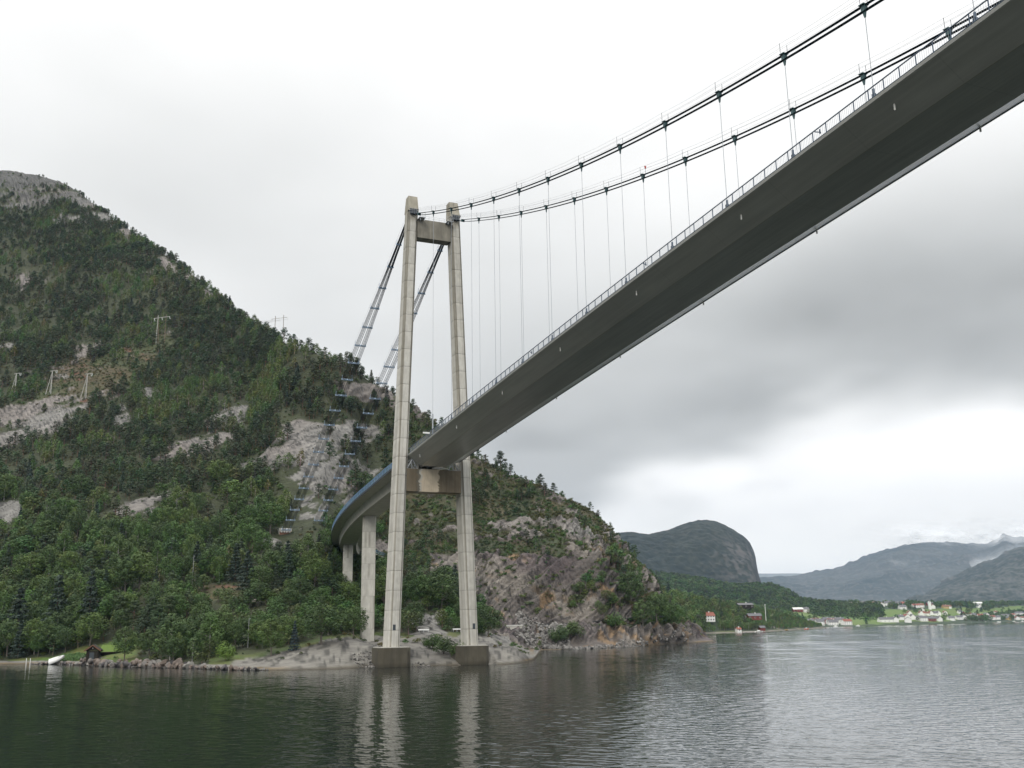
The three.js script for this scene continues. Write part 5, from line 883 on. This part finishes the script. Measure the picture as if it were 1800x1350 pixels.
// ---------------------------------------------------------------- boathouse, grass terrace, boat, mooring posts
{
  const h = thing('boathouse', 'small nearly black timber boathouse with gable facing the water', 'boathouse', V(-108.7, 0.85, -262.3), 0.3);
  const plank = box(0.22, 2.35, 0.06); for (let i = 0; i < 10; i++) part('plank', plank, M.timberDark, h).position.set(-1.05 + i * 0.233, 1.2, (i % 2) * 0.02);
  part('side_wall', join([box(0.1, 2.35, 5, -1.15, 1.2, -2.55), box(0.1, 2.35, 5, 1.15, 1.2, -2.55)]), M.timberDark, h);
  const ga = new THREE.ExtrudeGeometry(new THREE.Shape([new THREE.Vector2(-1.25, 0), new THREE.Vector2(1.25, 0), new THREE.Vector2(0, 0.95)]), { depth: 0.08, bevelEnabled: false }); part('gable', ga, M.timberDark, h).position.set(0, 2.4, -0.03);
  part('roof', join([box(1.95, 0.2, 5.6, -0.82, 2.92, -2.4, 0, 0, 0.62), box(1.95, 0.2, 5.6, 0.82, 2.92, -2.4, 0, 0, -0.62)]), M.timberDark, h);
  part('bargeboard', join([box(2.05, 0.22, 0.08, -0.84, 2.86, 0.42, 0, 0, 0.62), box(2.05, 0.22, 0.08, 0.84, 2.86, 0.42, 0, 0, -0.62)]), M.roofBrown, h);
  part('door', box(0.95, 1.9, 0.06, -0.1, 1.0, 0.07), M.darkSteel, h); part('vent', box(0.18, 0.18, 0.05, 0, 2.85, 0.07), M.white, h);
  const r = rng(8); for (let i = 0; i < 34; i++) { const s = i % 2 ? 1 : -1, m = part('base_stone', stoneShapes[i % 6], STONE[i % 4], h), sz = 0.35 + 0.5 * r(); m.position.set(s * (1.3 + (s > 0 ? 2.4 : 1.5) * r() * r()), 0.15 + (s > 0 ? 1.0 : 1.0) * r() * (0.6), -0.4 - 0.8 * r()); m.scale.setScalar(sz); m.rotation.set(r() * 6, r() * 6, 0); }
  const t = thing('turf_shed', 'long low dark shed under a grass roof right of the boathouse', 'shed', V(-105.6, 2.2, -268), 0.2);
  part('wall', box(6.6, 0.7, 3, 0, 0.5, -1.5), M.timberDark, t); part('roof', grid(20, 8, (i, j) => [lerp(-3.6, 3.6, i / 20), 0.95 + 1.7 * (j / 8) + 0.2 * fbm(i / 3, j / 3, 1, 3), 0.5 - 4.6 * j / 8]), M.turf, t); part('eave_board', box(7.1, 0.16, 0.1, 0, 0.88, 0.52), M.timberDark, t);
  const b = thing('rowing_boat', 'white rowing boat lying upturned on the grass bank', 'boat', V(-123.0, 1.25, -274.3), 0.35);
  const hullF = (u, v) => { const L = 4.2, a = (u - 0.5) * L, w = 0.72 * Math.pow(Math.max(0, 1 - Math.pow(Math.max(0, u - 0.12) / 0.9, 2.2)), 0.7), th = (v - 0.5) * Math.PI; return [a, 0.62 * Math.cos(th) * (0.85 + 0.15 * (1 - u)), Math.sin(th) * w]; };
  const hull = part('hull', grid(18, 12, (i, j) => hullF(i / 18, j / 12)), M.white, b), keel = part('keel', box(3.6, 0.07, 0.06, -0.1, 0.62, 0), M.wallWhite, b), rim = part('gunwale', join([-1, 1].map((s) => wire([...Array(13).keys()].map((i) => { const p = hullF(i / 12, s > 0 ? 1 : 0); return V(p[0], p[1] + 0.03, p[2]); }), 0.045))), M.wallWhite, b), tr = part('transom', box(0.06, 0.5, 1.2, -2.1, 0.28, 0), M.white, b);
  for (const o of [hull, keel, rim, tr]) { o.rotation.z = 0.35; o.rotation.x = 0.75; } b.scale.set(0.95, 1.35, 1.5);
  h.scale.setScalar(1.2);
  for (const [x, d, l] of [[-133.2, 278.5, 'left one of two white mooring posts on the far left shore'], [-131.9, 278, 'right one of two white mooring posts on the far left shore']]) { const p = thing('mooring_post', l, 'post', V(x, 0, -d)); part('pole', rod(V(0, -0.5, 0), V(0, 1.45, 0), 0.1, 8), M.white, p); part('post_cap', new THREE.SphereGeometry(0.12, 8, 6).translate(0, 1.47, 0), M.white, p); }
}
// reeds at the shore left of the boat
wood('shore_grass', 'tall pale grass along the waterline at the left', [...Array(240).keys()].map((i) => { const r = rng(i + 900), k = lerp(-0.478, -0.452, r()), p = shorePoint(k), z = p.z - 1.5 - 5 * r(); return { p: [p.x, groundAt(p.x, z), z], kind: 'bush', height: 0.5 + 0.5 * r(), yaw: r() * 6, wide: 0.8, v: i % 3, tint: [1.5, 1.7, 1.9] }; }), FARTREE, 'undergrowth');

// ---------------------------------------------------------------- poles and power lines
function lampPole(x, d, h, label) { const y = groundAt(x, -d), p = thing('lamp_pole', label, 'lamp pole', V(x, y - 0.3, -d)); part('pole', rod(V(0, 0, 0), V(0, h, 0), 0.11, 6, 0.07), M.wireGrey, p); part('lamp_head', box(0.4, 0.1, 0.2, 0.15, h, 0), M.galv, p); }
lampPole(-64.6, 246, 7, 'thin pale lamp pole among the trees above the bright young tree');
lampPole(-102, 318, 9, 'thin pole half hidden in the wood left of the anchor blocks');
function mast(x, d, top, label) {
  const y = groundAt(x, -d), g = thing('power_mast', label, 'power mast', V(x, y, -d), -0.15, 'single masts of the power line'), h = top - y;
  part('pole', rod(V(0.5, -0.5, 0), V(0.45, h, 0), 0.19, 6, 0.14), M.poleWood, g); part('stay_pole', rod(V(-2.3, -0.5, 0.4), V(0.25, h - 0.5, 0), 0.17, 6, 0.13), M.poleWood, g); part('stay_pole', rod(V(-1.4, -0.5, -1.6), V(0.3, h - 0.7, 0), 0.17, 6, 0.13), M.poleWood, g);
  part('crossarm', join([box(4.2, 0.22, 0.22, 1.2, h - 0.1, 0), box(1.6, 0.14, 0.14, -0.4, h - 0.4, 0, 0, 0, 0.3)]), M.poleWood, g);
  part('insulator', rod(V(3.2, h - 0.2, 0), V(3.05, h - 1.6, 0), 0.12, 6), M.insulator, g); part('insulator', rod(V(2.3, h - 0.2, 0), V(2.6, h - 1.5, 0), 0.12, 6), M.insulator, g); part('jumper', wire([V(2.6, h - 1.5, 0), V(2.8, h - 1.75, 0), V(3.05, h - 1.6, 0)], 0.05), M.wireGrey, g);
  return V(x + 0.3, top - 0.1, -d);
}
const m1 = mast(-280.5, 541, 151.5, 'leftmost of three single braced power masts on the rock slab'), m2 = mast(-258.3, 537, 151.6, 'middle one of three single braced power masts on the rock slab'), m3 = mast(-233.8, 526.5, 146.8, 'rightmost of three single braced power masts on the rock slab');
function powerFrame(x, d, top, w, label, braced) {
  const g = thing('power_mast', label, 'power mast', V(x, groundAt(x, -d), -d), 0.1), y = groundAt(x, -d), h = top - y;
  part('pole', rod(V(-w, -1.5, 0), V(-w + 0.3, h + 1.6, 0), 0.24, 6, 0.17), braced ? M.poleWood : M.poleBrown, g); part('pole', rod(V(w, -1.5, 0), V(w - 0.1, h + 2.4, 0), 0.22, 6, 0.16), M.poleBrown, g);
  part('crossarm', bar(V(-w - 2.2, h - 0.5, 0), V(w + 2.2, h + 1.0, 0), 0.24, 0.26), M.poleWood, g);
  if (braced) part('stay_pole', rod(V(-w + 1.6, -1.5, 0.8), V(-w + 0.6, h - 0.6, 0), 0.18, 6, 0.14), M.poleBrown, g);
  for (const t of [-w - 2, 0, w + 2]) part('insulator', rod(V(t, h + (t + w) * 0.15 - 0.3, 0), V(t + 0.5, h + (t + w) * 0.15 - 1.9, 0), 0.15, 6), M.insulator, g);
  return [-w - 1.7, 0.4, w + 2.4].map((t) => V(x + t, top + (t + w) * 0.15 - 1.9, -d));
}
const f1 = powerFrame(-219, 592, 199.5, 2.6, 'tall two-legged power mast in the clearing on the wooded slope', true), f2 = powerFrame(-143.5, 585, 195.5, 2.7, 'thin two-legged power mast on the skyline of the hill', false);
const sag = (a, b, s) => [...Array(15).keys()].map((i) => { const u = i / 14, p = a.clone().lerp(b, u); p.y -= 4 * s * u * (1 - u); return p; });
for (const [a, b, s, l] of [[f1[0], m1, 2.5, 'power line wire from the two-legged mast down to the leftmost single mast'], [f1[1], m2, 2.5, 'power line wire from the two-legged mast down to the middle single mast'], [f1[2], m3, 2.5, 'power line wire from the two-legged mast down to the rightmost single mast']]) { const g = shade(new THREE.Mesh(wire(sag(a, b, s), 0.075, 5), M.wireGrey)); g.name = numbered('power_wire'); scene.add(tag(g, l, 'wire')); }
f1.forEach((a, i) => { const g = shade(new THREE.Mesh(wire(sag(a, f2[i], 1.5), 0.05, 5), M.wireGrey)); g.name = numbered('power_wire'); scene.add(tag(g, 'power line wire running across the trees to the mast on the skyline', 'wire', 'wires to the skyline mast')); });
[m1, m2, m3].forEach((a, i) => { const g = shade(new THREE.Mesh(wire(sag(a, V(a.x - 130, a.y - 14 + i, a.z + 20), 3), 0.05, 5), M.wireGrey)); g.name = numbered('power_wire'); scene.add(tag(g, ['faint wire leaving the picture from the leftmost single mast', 'faint wire leaving the picture from the middle single mast', 'faint wire leaving the picture from the rightmost single mast'][i], 'wire')); });

// ---------------------------------------------------------------- houses
function at(s, x, d) { let best = 1e9, y = 0; const { P, nu, nv } = s; for (let n = 0; n < nu * nv; n++) { const q = (P[n * 3] - x) ** 2 + (P[n * 3 + 2] + d) ** 2; if (q < best) { best = q; y = P[n * 3 + 1]; } } return y; }
const gableG = (w, d, h) => { const g = new THREE.ExtrudeGeometry(new THREE.Shape([new THREE.Vector2(-d / 2, 0), new THREE.Vector2(d / 2, 0), new THREE.Vector2(0, h)]), { depth: w, bevelEnabled: false }); g.translate(0, 0, -w / 2); g.rotateY(Math.PI / 2); return g; };
function house(name, label, category, x, d, y, turn, w, dp, wallH, roofH, wall, roof, group, windows = 0) {
  const g = thing(name, label, category, V(x, y - 0.4, -d), turn, group);
  part('wall', join([box(w, wallH + 0.4, dp, 0, (wallH + 0.4) / 2, 0), gableG(w, dp, roofH).translate(0, wallH + 0.4, 0)]), wall, g);
  const sl = Math.hypot(dp / 2, roofH), an = Math.atan2(roofH, dp / 2);
  const rf = part('roof', join([box(w + 0.9, 0.24, sl + 0.7, 0, wallH + 0.55 + roofH / 2, dp / 4, 0, an), box(w + 0.9, 0.24, sl + 0.7, 0, wallH + 0.55 + roofH / 2, -dp / 4, 0, -an)]), roof, g);
  if (windows) { part('chimney', box(0.8, 1.5, 0.8, 0.1 * w, wallH + roofH + 0.7, 0), M.white, rf); const n = windows; for (let i = 0; i < n; i++) for (const fl of wallH > 4.5 ? [1.6, 4.2] : [1.7]) { const o = part('window', box(1.15, 1.3, 0.1, lerp(-w / 2 + 1.4, w / 2 - 1.4, n > 1 ? i / (n - 1) : 0.5), fl + 0.4, dp / 2 + 0.03), M.white, g); part('pane', box(0.95, 1.1, 0.06, 0, 0, 0.05), M.glassDark, o).position.copy(new THREE.Vector3(lerp(-w / 2 + 1.4, w / 2 - 1.4, n > 1 ? i / (n - 1) : 0.5), fl + 0.4, dp / 2 + 0.04)); } }
  return g;
}
house('house', 'white house with a red tiled roof alone on the wooded slope of the point', 'house', 167, 884, at(point, 167, 884), 0.25, 10, 7.5, 4.6, 3, M.wallWhite, M.roofRed, undefined, 4);
house('cabin', 'long grey-roofed cabin among the trees of the point', 'cabin', 225.8, 1000, at(point, 225.8, 1003) + 4, 0.15, 15, 8, 3, 1.8, M.timberDark, M.roofGrey, undefined, 3);
house('cabin', 'red cabin with grey roof near the water of the point', 'cabin', 219, 935, at(point, 219, 941) + 2.5, 0.1, 12, 7, 3.2, 2.2, M.wallRed, M.roofGrey, undefined, 3);
house('boat_shed', 'white boat shed with a red side standing at the water of the point', 'boat shed', 182.2, 836, 0.5, 0.3, 3.6, 4, 2.2, 1.4, M.wallWhite, M.roofRed, undefined, 1);
house('boat_shed', 'small red shed beside the jetties of the point', 'boat shed', 213.5, 886, 1.2, 0.2, 4.5, 5, 2.2, 1.6, M.wallRed, M.roofGrey);
{
  const j = thing('jetty', 'grey timber jetty beside the white boat shed', 'jetty', V(193, 0.5, -843), 0.1); part('deck', box(12, 0.3, 2.4), M.poleWood, j); for (let i = 0; i < 5; i++) part('pile', rod(V(-5.5 + i * 2.75, -2, 0.9), V(-5.5 + i * 2.75, 0.3, 0.9), 0.16), M.poleBrown, j);
  const mk = (name, label, x, d, len, mat, top) => { const b = thing(name, label, 'boat', V(x, 0.1, -d), 0.3); part('hull', grid(12, 8, (i, k) => { const u = i / 12, th = (k / 8 - 0.5) * Math.PI, w = len * 0.17 * Math.pow(Math.max(0, 1 - Math.pow(u, 2.6)), 0.6); return [(u - 0.5) * len, 0.75 - 0.95 * Math.cos(th) + 0.25 * u, Math.sin(th) * w]; }), mat, b); part('deck', box(len * 0.7, 0.08, len * 0.26, -len * 0.1, 0.62, 0), M.white, b); if (top) part('cabin', box(len * 0.3, 1.1, len * 0.2, -len * 0.05, 1.2, 0), M.white, b); return b; };
  mk('motor_boat', 'white motor boat moored at the jetty of the point', 201.5, 846, 7, M.white, true); mk('motor_boat', 'small yellow-sided boat pulled up on the rocks of the point', 258.5, 978, 6, M.wallYellow, false); mk('motor_boat', 'orange boat at the tip of the point', 306, 1074, 5, M.orange, true);
  const p = thing('flag_pole', 'slender white flag pole among the trees of the point', 'flag pole', V(237.5, at(point, 237.5, 970), -966)); part('pole', rod(V(0, 0, 0), V(0, 17, 0), 0.3, 6, 0.22), M.white, p); part('finial', new THREE.SphereGeometry(0.45, 8, 6).translate(0, 17.2, 0), M.white, p);
}
{ // the village across the water
  const r = rng(1234), roofs = [M.roofGrey, M.roofGrey, M.roofBrown, M.roofRed, M.roofGrey];
  const special = { 9: ['wide white farmhouse at the upper left field of the village', 13, 8, M.wallWhite, M.roofGrey], 10: ['small white house alone above the upper left field', 7, 6, M.wallWhite, M.roofGrey], 11: ['red barn with a pale roof standing in the green field', 17, 10, M.wallRed, M.fascia], 12: ['white house directly right of the red barn', 9, 8, M.wallWhite, M.roofGrey], 17: ['large white house with a dark roof by itself at the shore', 22, 10, M.wallWhite, M.roofGrey], 38: ['big white building above the shore at the right edge of the village', 26, 11, M.wallWhite, M.roofGrey], 54: ['white church hall with an orange-brown roof left of the church tower', 15, 9, M.wallWhite, M.roofRed], 56: ['red house right of the church tower', 14, 9, M.wallRed, M.roofGrey], 60: ['tan house on the slope right of the church', 13, 9, M.wallYellow, M.roofBrown], 61: ['white house beside the tan house right of the church', 9, 8, M.wallWhite, M.roofBrown], 62: ['large pale grey hall in the trees at the upper right of the village', 22, 12, M.fascia, M.fascia] };
  HOUSES.forEach(([x, d], i) => {
    const q = special[i], w = q ? q[1] : 9 + 5 * r(), dp = q ? q[2] : 8 + 2 * r(), low = i < 45 && (i < 9 || i > 16), turn = q ? 0.1 : (r() < 0.45 ? 1.5 : 0) + (r() - 0.5) * 0.6, red = r();
    house('house', q ? q[0] : low ? 'white gabled house in the row along the village waterfront' : 'pale house among the trees on the upper slope of the village', q && i === 11 ? 'barn' : 'house', x, d, at(village, x, d), turn, w * 1.1, dp * 1.05, 4.2 + 1.6 * r(), 3.2 + 1.2 * r(), q ? q[3] : red < 0.8 ? M.wallWhite : red < 0.9 ? M.wallRed : M.wallYellow, q ? q[4] : roofs[Math.floor(r() * 5)], q ? undefined : low ? 'houses along the village waterfront' : 'houses on the upper slope of the village', w > 12 ? 4 : 2);
  });
  { const more = rng(77); for (let i = 0; i < 12; i++) { const u = more(), x = lerp(560, 1290, u), d = lerp(1600, 2660, Math.pow(u, 0.93)) + 14 + 30 * more() * more(); house('house', 'white gabled house in the row along the village waterfront', 'house', x, d, at(village, x, d), (more() < 0.5 ? 1.5 : 0) + 0.4 * (more() - 0.5), 8 + 4 * more(), 8, 4 + more(), 3.2 + more(), more() < 0.8 ? M.wallWhite : M.wallRed, roofs[Math.floor(more() * 5)], 'houses along the village waterfront', 2); } }
  const cx = 917, cd = 2248, c = thing('church_tower', 'tall slim white church tower rising among the village houses', 'church tower', V(cx, at(village, cx, cd) - 0.5, -cd)); part('shaft', box(5, 15, 5, 0, 7.5, 0), M.wallWhite, c); part('belfry', box(4.2, 3.2, 4.2, 0, 16.6, 0), M.wallWhite, c); part('spire', new THREE.ConeGeometry(3.3, 4.2, 4).rotateY(Math.PI / 4).translate(0, 20.3, 0), M.roofGrey, c); part('louvre', box(1.4, 1.8, 0.2, 0, 16.6, 2.12), M.darkSteel, c);
  const l = []; for (let i = 0; i < 16; i++) { const b = V(lerp(450, 1260, (i + r()) / 16), 0.2, 0); b.z = -(lerp(1440, 2480, (b.x - 440) / 800) - 12 - 10 * r()); const t = thing('moored_boat', 'small white boat moored off the village waterfront', 'boat', b, r() * 3, 'boats off the village'); part('hull', box(6, 1.1, 2.2, 0, 0.4, 0), M.white, t); part('cabin', box(2.2, 1.2, 1.6, -0.4, 1.4, 0), M.white, t); }
}

// ---------------------------------------------------------------- cloud hanging on the tops of the far mountains: layers of vapour of varying thickness
{
  const vapour = new THREE.MeshStandardMaterial({ roughness: 1, vertexColors: true, transparent: true, depthWrite: false, side: THREE.DoubleSide }); vapour.name = 'vapour'; vapour.color.setRGB(0.70, 0.71, 0.72);
  const root = new THREE.Group(); root.name = 'cloud'; tag(root, 'white cloud and mist clinging to the tops of the far mountains on the right', undefined, undefined, 'stuff'); scene.add(root);
  const layer = (name, x0, x1, h0, h1, d, seed, thick) => {
    const nu = 150, nv = 70, g = grid(nu, nv, (i, j) => { const x = lerp(x0, x1, i / nu), h = lerp(h0, h1, j / nv); return [x, h, -d - 160 * (fbm(x / 260, h / 160, seed, 4) - 0.5) - 0.5 * (h - h0)]; }), p = g.attributes.position, c = new Float32Array(p.count * 4);
    for (let n = 0; n < p.count; n++) { const i = n % (nu + 1), j = Math.floor(n / (nu + 1)), x = p.getX(n), h = p.getY(n), q = fbm(x / 260 + h / 230, h / 130 - x / 700, seed * 3.7, 5), e = Math.min(1, 3 * Math.min(i / nu, 1 - i / nu)) * Math.min(1, 3.2 * Math.min(j / nv, 1 - j / nv)); c.set([1, 1, 1, clamp(thick(x, h, q) * e, 0, 0.9)], n * 4); }
    g.setAttribute('color', new THREE.BufferAttribute(c, 4)); part(name, g, vapour, root);
  };
  const cap = (x, h, q) => 0.5 * sst(0.3, 0.85, q + 0.3 * sst(450, 600, h) * sst(2500, 3100, x) - 0.16);
  layer('cloud_bank', 2350, 4300, 400, 720, 7250, 1.3, cap); layer('cloud_bank', 2350, 4300, 400, 720, 6950, 2.9, (x, h, q) => 0.8 * cap(x, h, q));
  const wisp = (x, h, q) => { const t = (x - 2870) / 420, c = lerp(330, 470, t); return 0.55 * sst(0.28, 0.72, q) * Math.exp(-(((h - c) / 42) ** 2)) * (t > -0.2 && t < 1.3 ? 1 : 0) ; };
  layer('cloud_wisp', 2550, 3250, 250, 560, 6100, 4.4, wisp); layer('cloud_wisp', 2000, 2600, 240, 420, 6300, 6.1, (x, h, q) => 0.3 * sst(0.5, 0.72, q));
}

renderer.render(scene, camera);
